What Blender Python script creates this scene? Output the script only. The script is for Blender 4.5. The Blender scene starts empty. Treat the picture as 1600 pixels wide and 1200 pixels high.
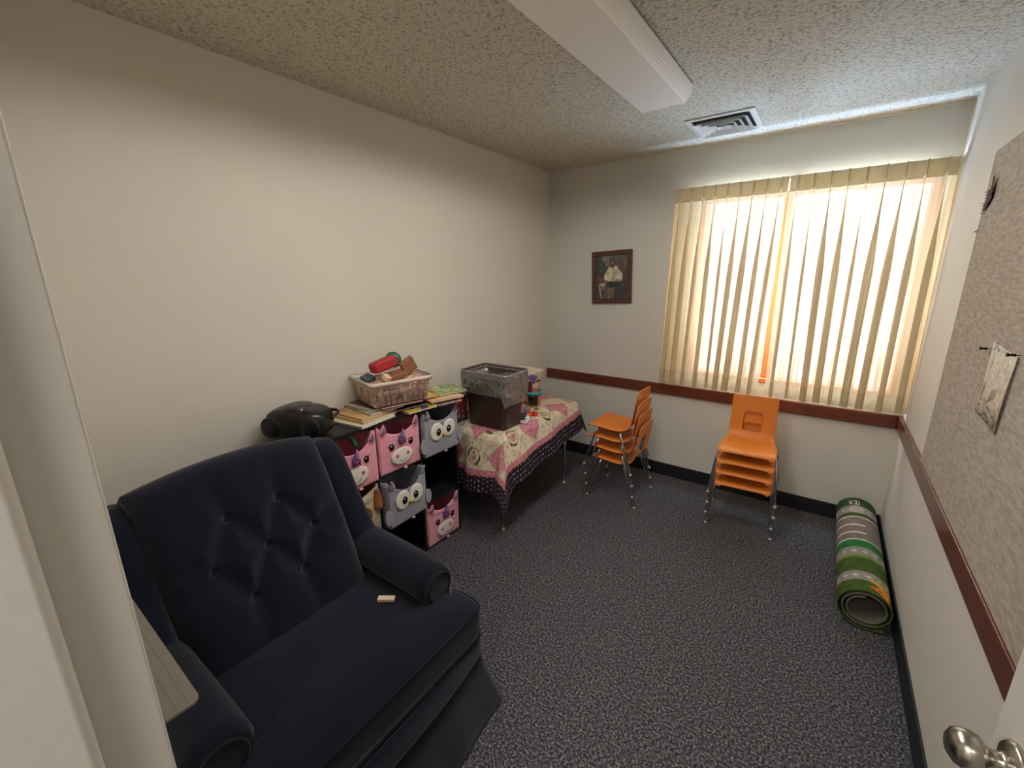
import bpy, bmesh, math, random
from mathutils import Vector, Matrix, noise
random.seed(7)
R = math.radians
PI = math.pi
C = bpy.context.scene.collection
S = bpy.context.scene

# ------------------------------------------------------------------ camera
W, D, H = 2.487, 3.569, 2.44           # room width (x), back wall (y), ceiling height
YF, YH = 0.288, 0.13                   # front wall: room face and hall face
def make_camera():
    f, yaw, pitch, roll = 666.56, 0.6340, -0.2478, -0.0079
    cam = bpy.data.cameras.new('camera'); o = bpy.data.objects.new('camera', cam)
    C.objects.link(o)
    cy, sy, cp, sp, cr, sr = math.cos(yaw), math.sin(yaw), math.cos(pitch), math.sin(pitch), math.cos(roll), math.sin(roll)
    fw = Vector((-sy*cp, cy*cp, sp)); r = Vector((cy, sy, 0)); u = r.cross(fw)
    r2 = r*cr+u*sr; u2 = -r*sr+u*cr
    m = Matrix((r2, u2, -fw)).transposed().to_4x4()
    m.translation = Vector((2.0393, 0.2329, 1.5973))
    o.matrix_world = m
    cam.sensor_width = 36; cam.lens = 36*f/1600; cam.clip_start = 0.01; cam.clip_end = 200
    S.camera = o
make_camera()

# ------------------------------------------------------------------ light and exposure
S.view_settings.view_transform = 'Standard'
S.view_settings.look = 'None'
S.view_settings.gamma = 1
S.view_settings.exposure = 0.15
SKY_STRENGTH = 22.0
HALL_FILL_POWER = 30.0
FILL_POWER = 9.0
FILL_SPOT_POWER = 31.0

def make_world():
    w = bpy.data.worlds.new('world'); S.world = w; w.use_nodes = True
    nt = w.node_tree; nt.nodes.clear()
    out = nt.nodes.new('ShaderNodeOutputWorld'); bg = nt.nodes.new('ShaderNodeBackground')
    tc = nt.nodes.new('ShaderNodeTexCoord'); sep = nt.nodes.new('ShaderNodeSeparateXYZ')
    ramp = nt.nodes.new('ShaderNodeValToRGB')
    mp = nt.nodes.new('ShaderNodeMapRange')
    mp.inputs['From Min'].default_value = -1.0; mp.inputs['From Max'].default_value = 1.0
    nt.links.new(tc.outputs['Generated'], sep.inputs[0]); nt.links.new(sep.outputs['Z'], mp.inputs['Value'])
    nt.links.new(mp.outputs[0], ramp.inputs[0])
    # sunlit ground close by, pale ground further off, dull horizon band, bright open sky above
    e = ramp.color_ramp.elements
    e[0].position = 0.0; e[0].color = (1.5, 2.3, 3.6, 1)
    e[1].position = 1.0; e[1].color = (0.66, 0.80, 1.0, 1)
    for z, c in ((-0.62, (1.5, 2.3, 3.6)), (-0.50, (0.78, 0.88, 1.02)), (-0.40, (0.78, 0.82, 0.88)), (-0.24, (0.22, 0.20, 0.165)), (0.040, (0.18, 0.165, 0.135)), (0.052, (0.095, 0.105, 0.118)), (0.26, (0.11, 0.125, 0.145)), (0.42, (0.80, 0.92, 1.05))):
        q = ramp.color_ramp.elements.new((z+1)/2); q.color = c+(1,)
    nt.links.new(ramp.outputs[0], bg.inputs[0]); bg.inputs[1].default_value = SKY_STRENGTH
    nt.links.new(bg.outputs[0], out.inputs[0])
make_world()

def area_light(name, loc, rot, sx, sy, power, color, portal=False):
    l = bpy.data.lights.new(name, 'AREA'); l.shape = 'RECTANGLE'; l.size = sx; l.size_y = sy
    l.energy = power; l.color = color
    o = bpy.data.objects.new(name, l); o.location = loc; o.rotation_euler = rot; C.objects.link(o)
    if portal: l.cycles.is_portal = True
    return o
area_light('window_daylight_portal', (1.84, D+0.15, 1.49), (R(-90), 0, 0), 1.24, 1.26, 1, (1, 1, 1), True)

# ------------------------------------------------------------------ materials
def lin(c):
    return tuple(((v/255)/12.92 if v/255 <= 0.04045 else ((v/255+0.055)/1.055)**2.4) for v in c)
def mat(name, rgb, rough=0.6, metal=0.0, bump=0.0, bscale=200.0, var=0.0, vscale=8.0, spec=0.5, sheen=0.0, coat=0.0, attr=None, trans=0.0, rgb2=None, cmul=None, aniso=None):
    m = bpy.data.materials.new(name); m.use_nodes = True
    nt = m.node_tree; p = nt.nodes['Principled BSDF']
    c = lin(rgb)+(1,)
    p.inputs['Base Color'].default_value = c
    p.inputs['Roughness'].default_value = rough; p.inputs['Metallic'].default_value = metal
    p.inputs['Specular IOR Level'].default_value = spec
    if sheen:
        p.inputs['Sheen Weight'].default_value = sheen; p.inputs['Sheen Roughness'].default_value = 0.5
    if coat: p.inputs['Coat Weight'].default_value = coat
    tc = nt.nodes.new('ShaderNodeTexCoord')
    src = None
    if attr:
        a = nt.nodes.new('ShaderNodeAttribute'); a.attribute_name = attr; src = a.outputs['Color']
        nt.links.new(src, p.inputs['Base Color'])
    if var or rgb2:
        n = nt.nodes.new('ShaderNodeTexNoise'); n.inputs['Scale'].default_value = vscale; n.inputs['Detail'].default_value = 4
        mp = nt.nodes.new('ShaderNodeMapping')
        if aniso: mp.inputs['Scale'].default_value = aniso
        nt.links.new(tc.outputs['Object'], mp.inputs[0]); nt.links.new(mp.outputs[0], n.inputs['Vector'])
        mx = nt.nodes.new('ShaderNodeMix'); mx.data_type = 'RGBA'
        if rgb2:
            r = nt.nodes.new('ShaderNodeMapRange'); r.inputs['From Min'].default_value = 0.35; r.inputs['From Max'].default_value = 0.65
            nt.links.new(n.outputs[0], r.inputs[0]); nt.links.new(r.outputs[0], mx.inputs[0])
            mx.inputs[6].default_value = c; mx.inputs[7].default_value = lin(rgb2)+(1,)
        else:
            mx.blend_type = 'MULTIPLY'; mx.inputs[0].default_value = 1
            r = nt.nodes.new('ShaderNodeMapRange'); r.inputs['From Min'].default_value = 0.3; r.inputs['From Max'].default_value = 0.7
            r.inputs['To Min'].default_value = 1-var; r.inputs['To Max'].default_value = 1
            nt.links.new(n.outputs[0], r.inputs[0])
            if src: nt.links.new(src, mx.inputs[6])
            else: mx.inputs[6].default_value = c
            nt.links.new(r.outputs[0], mx.inputs[7])
        nt.links.new(mx.outputs[2], p.inputs['Base Color'])
    if bump:
        n2 = nt.nodes.new('ShaderNodeTexNoise'); n2.inputs['Scale'].default_value = bscale; n2.inputs['Detail'].default_value = 3
        b = nt.nodes.new('ShaderNodeBump'); b.inputs['Strength'].default_value = bump; b.inputs['Distance'].default_value = 0.004
        nt.links.new(tc.outputs['Object'], n2.inputs['Vector']); nt.links.new(n2.outputs[0], b.inputs['Height'])
        nt.links.new(b.outputs[0], p.inputs['Normal'])
    return m

def sheer(name, rgb, transp, transl, rough=0.9):
    m = bpy.data.materials.new(name); m.use_nodes = True; nt = m.node_tree; nt.nodes.clear()
    out = nt.nodes.new('ShaderNodeOutputMaterial')
    d = nt.nodes.new('ShaderNodeBsdfDiffuse'); t = nt.nodes.new('ShaderNodeBsdfTranslucent'); tr = nt.nodes.new('ShaderNodeBsdfTransparent')
    c = lin(rgb)+(1,)
    d.inputs[0].default_value = c; t.inputs[0].default_value = c; tr.inputs[0].default_value = (1, 1, 1, 1)
    m1 = nt.nodes.new('ShaderNodeMixShader'); m1.inputs[0].default_value = transl
    nt.links.new(d.outputs[0], m1.inputs[1]); nt.links.new(t.outputs[0], m1.inputs[2])
    m2 = nt.nodes.new('ShaderNodeMixShader'); m2.inputs[0].default_value = transp
    nt.links.new(m1.outputs[0], m2.inputs[1]); nt.links.new(tr.outputs[0], m2.inputs[2])
    nt.links.new(m2.outputs[0], out.inputs[0])
    # slubby vertical threads of the weave: some let more light through than others
    tc = nt.nodes.new('ShaderNodeTexCoord'); mp = nt.nodes.new('ShaderNodeMapping'); mp.inputs['Scale'].default_value = (1, 1, 0.02)
    n = nt.nodes.new('ShaderNodeTexNoise'); n.inputs['Scale'].default_value = 95; n.inputs['Detail'].default_value = 3
    r = nt.nodes.new('ShaderNodeMapRange'); r.inputs['From Min'].default_value = 0.35; r.inputs['From Max'].default_value = 0.65
    r.inputs['To Min'].default_value = transp*0.15; r.inputs['To Max'].default_value = transp*2.1
    nt.links.new(tc.outputs['Object'], mp.inputs[0]); nt.links.new(mp.outputs[0], n.inputs['Vector']); nt.links.new(n.outputs[0], r.inputs[0]); nt.links.new(r.outputs[0], m2.inputs[0])
    return m

def film(name, rgb, transp, rough=0.1, body=0.3, bump=0.0, bscale=30):
    """thin plastic film: see-through, a little milky, with gloss"""
    m = bpy.data.materials.new(name); m.use_nodes = True; nt = m.node_tree; nt.nodes.clear()
    out = nt.nodes.new('ShaderNodeOutputMaterial')
    p = nt.nodes.new('ShaderNodeBsdfPrincipled'); p.inputs['Base Color'].default_value = lin(rgb)+(1,); p.inputs['Roughness'].default_value = rough
    p.inputs['Specular IOR Level'].default_value = 0.8
    tr = nt.nodes.new('ShaderNodeBsdfTransparent'); tr.inputs[0].default_value = (1, 1, 1, 1)
    g = nt.nodes.new('ShaderNodeBsdfGlossy'); g.inputs['Roughness'].default_value = rough
    fr = nt.nodes.new('ShaderNodeLayerWeight'); fr.inputs[0].default_value = body
    m1 = nt.nodes.new('ShaderNodeMixShader'); m1.inputs[0].default_value = transp
    nt.links.new(p.outputs[0], m1.inputs[1]); nt.links.new(tr.outputs[0], m1.inputs[2])
    m2 = nt.nodes.new('ShaderNodeMixShader')
    nt.links.new(fr.outputs['Fresnel'], m2.inputs[0]); nt.links.new(m1.outputs[0], m2.inputs[1]); nt.links.new(g.outputs[0], m2.inputs[2])
    nt.links.new(m2.outputs[0], out.inputs[0])
    if bump:
        tc = nt.nodes.new('ShaderNodeTexCoord'); n2 = nt.nodes.new('ShaderNodeTexNoise'); n2.inputs['Scale'].default_value = bscale
        b = nt.nodes.new('ShaderNodeBump'); b.inputs['Strength'].default_value = bump; b.inputs['Distance'].default_value = 0.01
        nt.links.new(tc.outputs['Object'], n2.inputs['Vector']); nt.links.new(n2.outputs[0], b.inputs['Height'])
        for s in (p, g, fr): nt.links.new(b.outputs[0], s.inputs['Normal'])
    return m

def wall_mat(name, rgb, rough=0.5):
    return mat(name, rgb, rough, bump=0.25, bscale=160, var=0.05, vscale=1.5, spec=0.35)

M = {}
M['wall'] = wall_mat('wall_paint', (221, 214, 201), 0.55)
M['wall_back'] = wall_mat('wall_paint_back', (212, 208, 198), 0.5)
M['jamb'] = mat('jamb_paint', (206, 201, 192), 0.22, bump=0.08, bscale=60, spec=0.5)
M['door'] = mat('door_paint', (208, 202, 192), 0.32, bump=0.08, bscale=60)
M['base'] = mat('baseboard_vinyl', (26, 26, 30), 0.5, bump=0.1, bscale=40)
M['rail'] = mat('stained_wood', (112, 58, 40), 0.32, rgb2=(88, 42, 28), vscale=5, aniso=(3, 3, 30), bump=0.08, bscale=90, coat=0.3)
M['winwood'] = mat('window_wood', (190, 100, 48), 0.4, rgb2=(168, 84, 38), vscale=5, aniso=(20, 20, 2))
M['navy'] = mat('navy_velvet', (20, 23, 38), 0.95, bump=0.35, bscale=380, spec=0.1, sheen=0.20, var=0.25, vscale=9)
M['navy_dark'] = mat('navy_piping', (22, 24, 34), 0.9, bump=0.2, bscale=300, spec=0.1, sheen=0.1)
M['black'] = mat('black_laminate', (18, 17, 19), 0.5, bump=0.05, bscale=60)
M['black_plastic'] = mat('black_plastic', (22, 22, 23), 0.32, bump=0.03, bscale=300)
M['dark_grey'] = mat('dark_grey_plastic', (46, 46, 48), 0.35)
M['chrome'] = mat('chrome', (215, 215, 218), 0.13, metal=1.0)
M['nickel'] = mat('satin_nickel', (172, 166, 154), 0.26, metal=1.0)
M['glide'] = mat('chair_glide', (190, 186, 176), 0.3, metal=0.8)
M['orange'] = mat('orange_polypropylene', (224, 128, 40), 0.42, bump=0.12, bscale=420, spec=0.45, var=0.05)
M['pink'] = mat('pink_felt', (238, 158, 174), 0.95, bump=0.3, bscale=260, sheen=0.3, var=0.08, vscale=20)
M['grey_felt'] = mat('grey_felt', (152, 151, 162), 0.95, bump=0.3, bscale=260, sheen=0.3, var=0.1, vscale=20)
M['beige_felt'] = mat('beige_felt', (196, 176, 146), 0.95, bump=0.35, bscale=260, sheen=0.2, var=0.15, vscale=40)
M['brown_felt'] = mat('brown_felt', (116, 72, 40), 0.95, bump=0.3, bscale=260)
M['ear_brown'] = mat('rust_brown_plush', (176, 104, 52), 0.95, bump=0.4, bscale=200, var=0.3, vscale=20)
M['white_felt'] = mat('white_felt', (226, 220, 208), 0.95, bump=0.25, bscale=260)
M['eye'] = mat('eye_black', (10, 10, 12), 0.25)
M['cheek'] = mat('cheek_pink', (206, 74, 100), 0.8)
M['yellow'] = mat('yellow_felt', (222, 190, 70), 0.8)
M['lilac'] = mat('lilac_satin', (150, 118, 168), 0.6)
M['purple'] = mat('purple_felt', (92, 62, 120), 0.8)
M['rainbow_red'] = mat('rainbow_red', (196, 60, 96), 0.7)
M['greenfelt'] = mat('green_plastic', (24, 92, 58), 0.4)
M['red'] = mat('red_fabric', (176, 34, 44), 0.55, bump=0.5, bscale=60, var=0.15)
M['redp'] = mat('red_plastic', (200, 60, 70), 0.35)
M['brownwood'] = mat('brown_wood_block', (156, 104, 72), 0.6, var=0.2, vscale=14, aniso=(1, 1, 8))
M['block'] = mat('natural_wood_block', (236, 198, 172), 0.6, var=0.14, vscale=14, aniso=(1, 1, 6))
M['block2'] = mat('pale_wood_block', (232, 204, 170), 0.6, var=0.1, vscale=14)
M['block3'] = mat('pink_wood_block', (224, 176, 158), 0.6, var=0.14, vscale=14)
M['slate'] = mat('slate_blue_block', (84, 98, 108), 0.6)
M['paper'] = mat('paper_pages', (232, 224, 206), 0.8, var=0.12, vscale=300, aniso=(1, 1, 12))
M['tub'] = film('clear_tub_plastic', (246, 238, 230), 0.89, 0.12, 0.08)
M['tubrim'] = film('clear_tub_rim', (244, 232, 218), 0.45, 0.15, 0.15)
M['liner'] = film('bag_liner', (156, 150, 148), 0.48, 0.10, 0.58, bump=1.0, bscale=30)
M['brown_bin'] = mat('brown_plastic', (52, 37, 29), 0.4)
M['white_bin'] = mat('ivory_plastic', (228, 214, 186), 0.4)
M['teal'] = mat('teal_plastic', (36, 150, 150), 0.35)
M['orangetoy'] = mat('orange_toy', (208, 104, 52), 0.4)
M['purpletoy'] = mat('purple_toy', (112, 98, 158), 0.45)
M['yellowtoy'] = mat('yellow_toy', (226, 196, 60), 0.4)
M['greytoy'] = mat('grey_toy', (130, 136, 142), 0.4)
M['whitetoy'] = mat('white_toy', (226, 222, 218), 0.4)
M['quilt'] = mat('quilt_cloth', (200, 180, 150), 0.95, attr='paint', bump=0.35, bscale=150, var=0.12, vscale=40, spec=0.1)
M['rug'] = mat('road_rug', (90, 120, 60), 0.95, attr='paint', bump=0.4, bscale=400, var=0.1, vscale=60, spec=0.1)
M['rugback'] = mat('rug_backing', (150, 144, 132), 0.95, bump=0.3, bscale=300)
M['painted'] = mat('printed_picture', (90, 90, 90), 0.35, attr='paint')
M['cover'] = mat('printed_cover', (90, 90, 90), 0.45, attr='paint')
M['frame'] = mat('mahogany_frame', (84, 44, 32), 0.35, var=0.25, vscale=20, aniso=(1, 1, 6), coat=0.3)
M['curtain'] = sheer('sheer_curtain', (224, 204, 166), 0.125, 0.115)
M['curtain_heavy'] = sheer('curtain_heading', (226, 206, 166), 0.02, 0.14)
M['curtain_hem'] = sheer('curtain_hem', (206, 186, 150), 0.14, 0.18)
M['white_metal'] = mat('white_metal', (214, 208, 196), 0.4)
M['vent'] = mat('vent_metal', (222, 218, 208), 0.4)
M['dark'] = mat('duct_dark', (40, 38, 36), 0.9)
M['shelf'] = film('clear_acrylic_shelf', (140, 132, 118), 0.42, 0.2, 0.3)
M['sleeve'] = film('clear_sleeve', (214, 206, 196), 0.55, 0.08, 0.3, bump=0.8, bscale=24)
M['tanpaper'] = mat('tan_paper', (222, 206, 172), 0.7, rgb2=(150, 118, 84), vscale=9)
M['board'] = mat('board_fabric', (192, 179, 163), 0.95, bump=0.6, bscale=240, rgb2=(166, 155, 142), vscale=60, aniso=(1, 0.35, 1.6), spec=0.1)
M['pin'] = mat('dark_pin', (40, 36, 34), 0.3, metal=0.6)
M['staple'] = mat('staple_metal', (180, 176, 170), 0.2, metal=1.0)
M['torn'] = mat('torn_paper', (98, 66, 60), 0.9)
M['cord'] = mat('black_cord', (16, 16, 18), 0.6)
M['slab'] = mat('ceiling_smooth', (214, 208, 196), 0.7)

def carpet_mat():
    m = bpy.data.materials.new('loop_carpet'); m.use_nodes = True; nt = m.node_tree; p = nt.nodes['Principled BSDF']
    p.inputs['Roughness'].default_value = 0.95; p.inputs['Specular IOR Level'].default_value = 0.1
    tc = nt.nodes.new('ShaderNodeTexCoord')
    v = nt.nodes.new('ShaderNodeTexVoronoi'); v.inputs['Scale'].default_value = 150
    n = nt.nodes.new('ShaderNodeTexNoise'); n.inputs['Scale'].default_value = 115; n.inputs['Detail'].default_value = 4
    nt.links.new(tc.outputs['Object'], v.inputs['Vector']); nt.links.new(tc.outputs['Object'], n.inputs['Vector'])
    r = nt.nodes.new('ShaderNodeValToRGB')
    e = r.color_ramp.elements
    e[0].position = 0.36; e[0].color = lin((54, 54, 60))+(1,)
    e[1].position = 0.64; e[1].color = lin((148, 144, 142))+(1,)
    mid = e.new(0.5); mid.color = lin((92, 91, 95))+(1,)
    nt.links.new(n.outputs[0], r.inputs[0])
    mx = nt.nodes.new('ShaderNodeMix'); mx.data_type = 'RGBA'; mx.blend_type = 'MULTIPLY'; mx.inputs[0].default_value = 0.55
    r2 = nt.nodes.new('ShaderNodeMapRange'); r2.inputs['From Max'].default_value = 0.6; r2.inputs['To Min'].default_value = 1.15; r2.inputs['To Max'].default_value = 0.25
    nt.links.new(v.outputs['Distance'], r2.inputs[0])
    nt.links.new(r.outputs[0], mx.inputs[6]); nt.links.new(r2.outputs[0], mx.inputs[7])
    nt.links.new(mx.outputs[2], p.inputs['Base Color'])
    b = nt.nodes.new('ShaderNodeBump'); b.inputs['Strength'].default_value = 0.7; b.inputs['Distance'].default_value = 0.006; b.invert = True
    nt.links.new(v.outputs['Distance'], b.inputs['Height']); nt.links.new(b.outputs[0], p.inputs['Normal'])
    return m
M['carpet'] = carpet_mat()
def popcorn_mat():
    m = bpy.data.materials.new('popcorn_ceiling'); m.use_nodes = True; nt = m.node_tree; p = nt.nodes['Principled BSDF']
    p.inputs['Roughness'].default_value = 0.95; p.inputs['Specular IOR Level'].default_value = 0.1
    tc = nt.nodes.new('ShaderNodeTexCoord')
    n = nt.nodes.new('ShaderNodeTexNoise'); n.inputs['Scale'].default_value = 78; n.inputs['Detail'].default_value = 3; n.inputs['Roughness'].default_value = 0.55
    nt.links.new(tc.outputs['Object'], n.inputs['Vector'])
    r = nt.nodes.new('ShaderNodeValToRGB'); e = r.color_ramp.elements
    e[0].position = 0.32; e[0].color = lin((158, 150, 134))+(1,)
    e[1].position = 0.5; e[1].color = lin((212, 204, 184))+(1,)
    nt.links.new(n.outputs[0], r.inputs[0]); nt.links.new(r.outputs[0], p.inputs['Base Color'])
    b = nt.nodes.new('ShaderNodeBump'); b.inputs['Strength'].default_value = 0.85; b.inputs['Distance'].default_value = 0.010
    nt.links.new(n.outputs[0], b.inputs['Height']); nt.links.new(b.outputs[0], p.inputs['Normal'])
    return m
M['popcorn'] = popcorn_mat()
def glass_mat():
    m = bpy.data.materials.new('window_glass'); m.use_nodes = True; nt = m.node_tree; nt.nodes.clear()
    out = nt.nodes.new('ShaderNodeOutputMaterial'); tr = nt.nodes.new('ShaderNodeBsdfTransparent'); g = nt.nodes.new('ShaderNodeBsdfGlossy')
    g.inputs['Roughness'].default_value = 0.02; mx = nt.nodes.new('ShaderNodeMixShader'); mx.inputs[0].default_value = 0.06
    nt.links.new(tr.outputs[0], mx.inputs[1]); nt.links.new(g.outputs[0], mx.inputs[2]); nt.links.new(mx.outputs[0], out.inputs[0])
    return m
M['glass'] = glass_mat()
def lens_mat():
    m = mat('prismatic_lens', (250, 246, 238), 0.35)
    nt = m.node_tree; p = nt.nodes['Principled BSDF']; tc = nt.nodes.new('ShaderNodeTexCoord')
    ck = nt.nodes.new('ShaderNodeTexVoronoi'); ck.inputs['Scale'].default_value = 150; ck.inputs['Randomness'].default_value = 0
    b = nt.nodes.new('ShaderNodeBump'); b.inputs['Strength'].default_value = 0.6; b.inputs['Distance'].default_value = 0.003
    nt.links.new(tc.outputs['Object'], ck.inputs['Vector']); nt.links.new(ck.outputs['Distance'], b.inputs['Height']); nt.links.new(b.outputs[0], p.inputs['Normal'])
    return m
M['lens'] = lens_mat()

# ------------------------------------------------------------------ mesh helpers
def link(name, me, m=None, parent=None, smooth=False, loc=None):
    o = bpy.data.objects.new(name, me); C.objects.link(o)
    if m is not None:
        for mm in (m if isinstance(m, (list, tuple)) else [m]): me.materials.append(mm)
    if smooth:
        for p in me.polygons: p.use_smooth = True
    if parent is not None: o.parent = parent
    if loc is not None: o.location = loc
    return o
def tag(o, label=None, cat=None, group=None, kind=None):
    if label: o['label'] = label
    if cat: o['category'] = cat
    if group: o['group'] = group
    if kind: o['kind'] = kind
    return o
def empty(name, loc, rz=0, label=None, cat=None, group=None):
    o = bpy.data.objects.new(name, None); C.objects.link(o); o.location = loc; o.rotation_euler = (0, 0, rz)
    o.empty_display_size = 0.05
    return tag(o, label, cat, group)
def copy_tree(o, parent=None):
    c = o.copy(); C.objects.link(c)
    if parent is not None: c.parent = parent
    for ch in list(o.children): copy_tree(ch, c)
    return c
class MB:
    def __init__(s): s.v = []; s.f = []; s.mi = []; s.cur = 0
    def add(s, vs, fs):
        b = len(s.v); s.v += [tuple(x) for x in vs]
        for f in fs: s.f.append(tuple(b+i for i in f)); s.mi.append(s.cur)
        return s
    def box(s, x0, x1, y0, y1, z0, z1, m=None):
        vs = [Vector(p) for p in ((x0,y0,z0),(x1,y0,z0),(x1,y1,z0),(x0,y1,z0),(x0,y0,z1),(x1,y0,z1),(x1,y1,z1),(x0,y1,z1))]
        if m is not None: vs = [m @ v for v in vs]
        return s.add(vs, [(0,3,2,1),(4,5,6,7),(0,1,5,4),(1,2,6,5),(2,3,7,6),(3,0,4,7)])
    def tube(s, pts, r, n=10, cap=True, m=None):
        pts = [Vector(p) for p in pts]
        rs = r if isinstance(r, (list, tuple)) else [r]*len(pts)
        rings = []; up = None
        for i, p in enumerate(pts):
            t = (pts[min(i+1, len(pts)-1)]-pts[max(i-1, 0)]).normalized()
            if up is None:
                up = Vector((0, 0, 1)) if abs(t.z) < 0.9 else Vector((1, 0, 0))
            a = t.cross(up).normalized(); b = a.cross(t).normalized(); up = b
            rings.append([p+(a*math.cos(2*PI*k/n)+b*math.sin(2*PI*k/n))*rs[i] for k in range(n)])
        vs = [v for ring in rings for v in ring]; fs = []
        for i in range(len(pts)-1):
            for k in range(n):
                fs.append((i*n+k, i*n+(k+1) % n, (i+1)*n+(k+1) % n, (i+1)*n+k))
        if cap: fs.append(tuple(range(n-1, -1, -1))); fs.append(tuple((len(pts)-1)*n+k for k in range(n)))
        if m is not None: vs = [m @ v for v in vs]
        return s.add(vs, fs)
    def lathe(s, prof, n=24, m=None, cap=True):
        vs = []; fs = []
        for (r, z) in prof:
            for k in range(n): vs.append(Vector((r*math.cos(2*PI*k/n), r*math.sin(2*PI*k/n), z)))
        for i in range(len(prof)-1):
            for k in range(n): fs.append((i*n+k, i*n+(k+1) % n, (i+1)*n+(k+1) % n, (i+1)*n+k))
        if cap: fs.append(tuple(range(n-1, -1, -1))); fs.append(tuple((len(prof)-1)*n+k for k in range(n)))
        if m is not None: vs = [m @ v for v in vs]
        return s.add(vs, fs)
    def ellipsoid(s, c, r, nu=16, nv=10, m=None):
        vs = []; fs = []
        for j in range(nv+1):
            ph = PI*j/nv
            for k in range(nu):
                th = 2*PI*k/nu
                v = Vector((r[0]*math.sin(ph)*math.cos(th), r[1]*math.sin(ph)*math.sin(th), r[2]*math.cos(ph)))
                if m is not None: v = m @ v
                vs.append(v+Vector(c))
        for j in range(nv):
            for k in range(nu): fs.append((j*nu+k, (j+1)*nu+k, (j+1)*nu+(k+1) % nu, j*nu+(k+1) % nu))
        return s.add(vs, fs)
    def prism(s, poly, z0, z1, m=None):
        n = len(poly); vs = [Vector((p[0], p[1], z0)) for p in poly]+[Vector((p[0], p[1], z1)) for p in poly]
        fs = [tuple(range(n-1, -1, -1)), tuple(range(n, 2*n))]+[(i, (i+1) % n, n+(i+1) % n, n+i) for i in range(n)]
        if m is not None: vs = [m @ v for v in vs]
        return s.add(vs, fs)
    def grid(s, fn, nu, nv, closeu=False):
        vs = [Vector(fn(i/(nu if closeu else nu), j/nv)) for j in range(nv+1) for i in range(nu if closeu else nu+1)]
        w = nu if closeu else nu+1; fs = []
        for j in range(nv):
            for i in range(nu):
                a = j*w+i; b = j*w+(i+1) % w if closeu else j*w+i+1
                fs.append((a, b, b+w, a+w))
        return s.add(vs, fs)
    def build(s, name, m, parent=None, smooth=False, bevel=0, seg=2, loc=None, solid=0, weld=False, offset=-1, sub=0):
        me = bpy.data.meshes.new(name); me.from_pydata(s.v, [], s.f)
        if any(s.mi):
            for p, k in zip(me.polygons, s.mi): p.material_index = k
        bm = bmesh.new(); bm.from_mesh(me)
        if weld: bmesh.ops.remove_doubles(bm, verts=bm.verts, dist=1e-5)
        bmesh.ops.recalc_face_normals(bm, faces=bm.faces)
        bm.to_mesh(me); bm.free(); me.update()
        o = link(name, me, m, parent, smooth or bevel > 0, loc)
        if solid:
            md = o.modifiers.new('solid', 'SOLIDIFY'); md.thickness = solid; md.offset = offset
        if bevel:
            md = o.modifiers.new('bevel', 'BEVEL'); md.width = bevel; md.segments = seg; md.limit_method = 'ANGLE'; md.angle_limit = R(35)
            md.harden_normals = True
        if sub:
            md = o.modifiers.new('sub', 'SUBSURF'); md.levels = sub; md.render_levels = sub
        return o
def paint(o, fn):
    """per-corner colours of the printed or dyed pattern, from the undeformed position stored by the builder"""
    me = o.data; a = me.color_attributes.new('paint', 'FLOAT_COLOR', 'POINT')
    buf = []
    for i in range(len(me.vertices)):
        c = lin(fn(i)); buf += [c[0], c[1], c[2], 1.0]
    a.data.foreach_set('color', buf)
def struct(name, mb, m, **k):
    return tag(mb.build(name, m, **k), kind='structure')
def RZ(a): return Matrix.Rotation(a, 4, 'Z')
def T(x, y, z): return Matrix.Translation((x, y, z))
def bez(pts, n=8):
    """smooth polyline through the given points (Catmull-Rom)"""
    P = [Vector(p) for p in pts]; out = []
    for i in range(len(P)-1):
        p0 = P[max(i-1, 0)]; p1 = P[i]; p2 = P[i+1]; p3 = P[min(i+2, len(P)-1)]
        for k in range(n):
            t = k/n
            out.append(0.5*((2*p1)+(-p0+p2)*t+(2*p0-5*p1+4*p2-p3)*t*t+(-p0+3*p1-3*p2+p3)*t**3))
    out.append(P[-1]); return out
def clamp(x, a, b): return max(a, min(b, x))
def sstep(a, b, x):
    t = clamp((x-a)/(b-a), 0, 1); return t*t*(3-2*t)

# ------------------------------------------------------------------ the room
struct('floor', MB().box(-0.1, W+0.1, YF-0.158, D+0.02, -0.05, 0), M['carpet'])
struct('floor_hall', MB().box(0.2, 4.0, -2.2, YF-0.158, -0.05, 0), M['carpet'])
struct('ceiling', MB().box(-0.1, W+0.1, YH, D+0.12, H, H+0.06), M['popcorn'])
struct('wall_left', MB().box(-0.1, 0, YH, D+0.12, 0, H), M['wall'])
struct('wall_right', MB().box(W, W+0.1, YH, D+0.12, 0, H), M['wall'])
WX0, WX1, WZ0, WZ1 = 1.23, 2.44, 0.87, 2.10
wb = MB()
wb.box(0, WX0, D, D+0.12, 0, H); wb.box(WX1, W, D, D+0.12, 0, H)
wb.box(WX0, WX1, D, D+0.12, 0, WZ0); wb.box(WX0, WX1, D, D+0.12, WZ1, H)
struct('wall_back', wb, M['wall_back'], weld=True)
DX0, DX1, DZ = 1.60, 2.445, 2.05
wf = MB()
wf.box(0, DX0-0.03, YH, YF, 0, H); wf.box(DX0-0.03, W, YH, YF, DZ+0.03, H); wf.box(DX1+0.02, W, YH, YF, 0, DZ+0.03)
struct('wall_front', wf, M['wall'])
# the hall the camera looks in from
struct('wall_hall_back', MB().box(0.2, 4.0, -1.55, -1.5, 0, H), M['wall'])
struct('wall_hall_left', MB().box(0.1, 0.2, -1.55, YH, 0, H), M['wall'])
struct('wall_hall_right', MB().box(4.0, 4.1, -1.55, YH, 0, H), M['wall'])
struct('wall_hall_front', MB().box(W+0.1, 4.0, YH, YH+0.1, 0, H), M['wall'])
struct('ceiling_hall', MB().box(0.1, 4.1, -1.55, YH, H, H+0.06), M['slab'])
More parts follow.
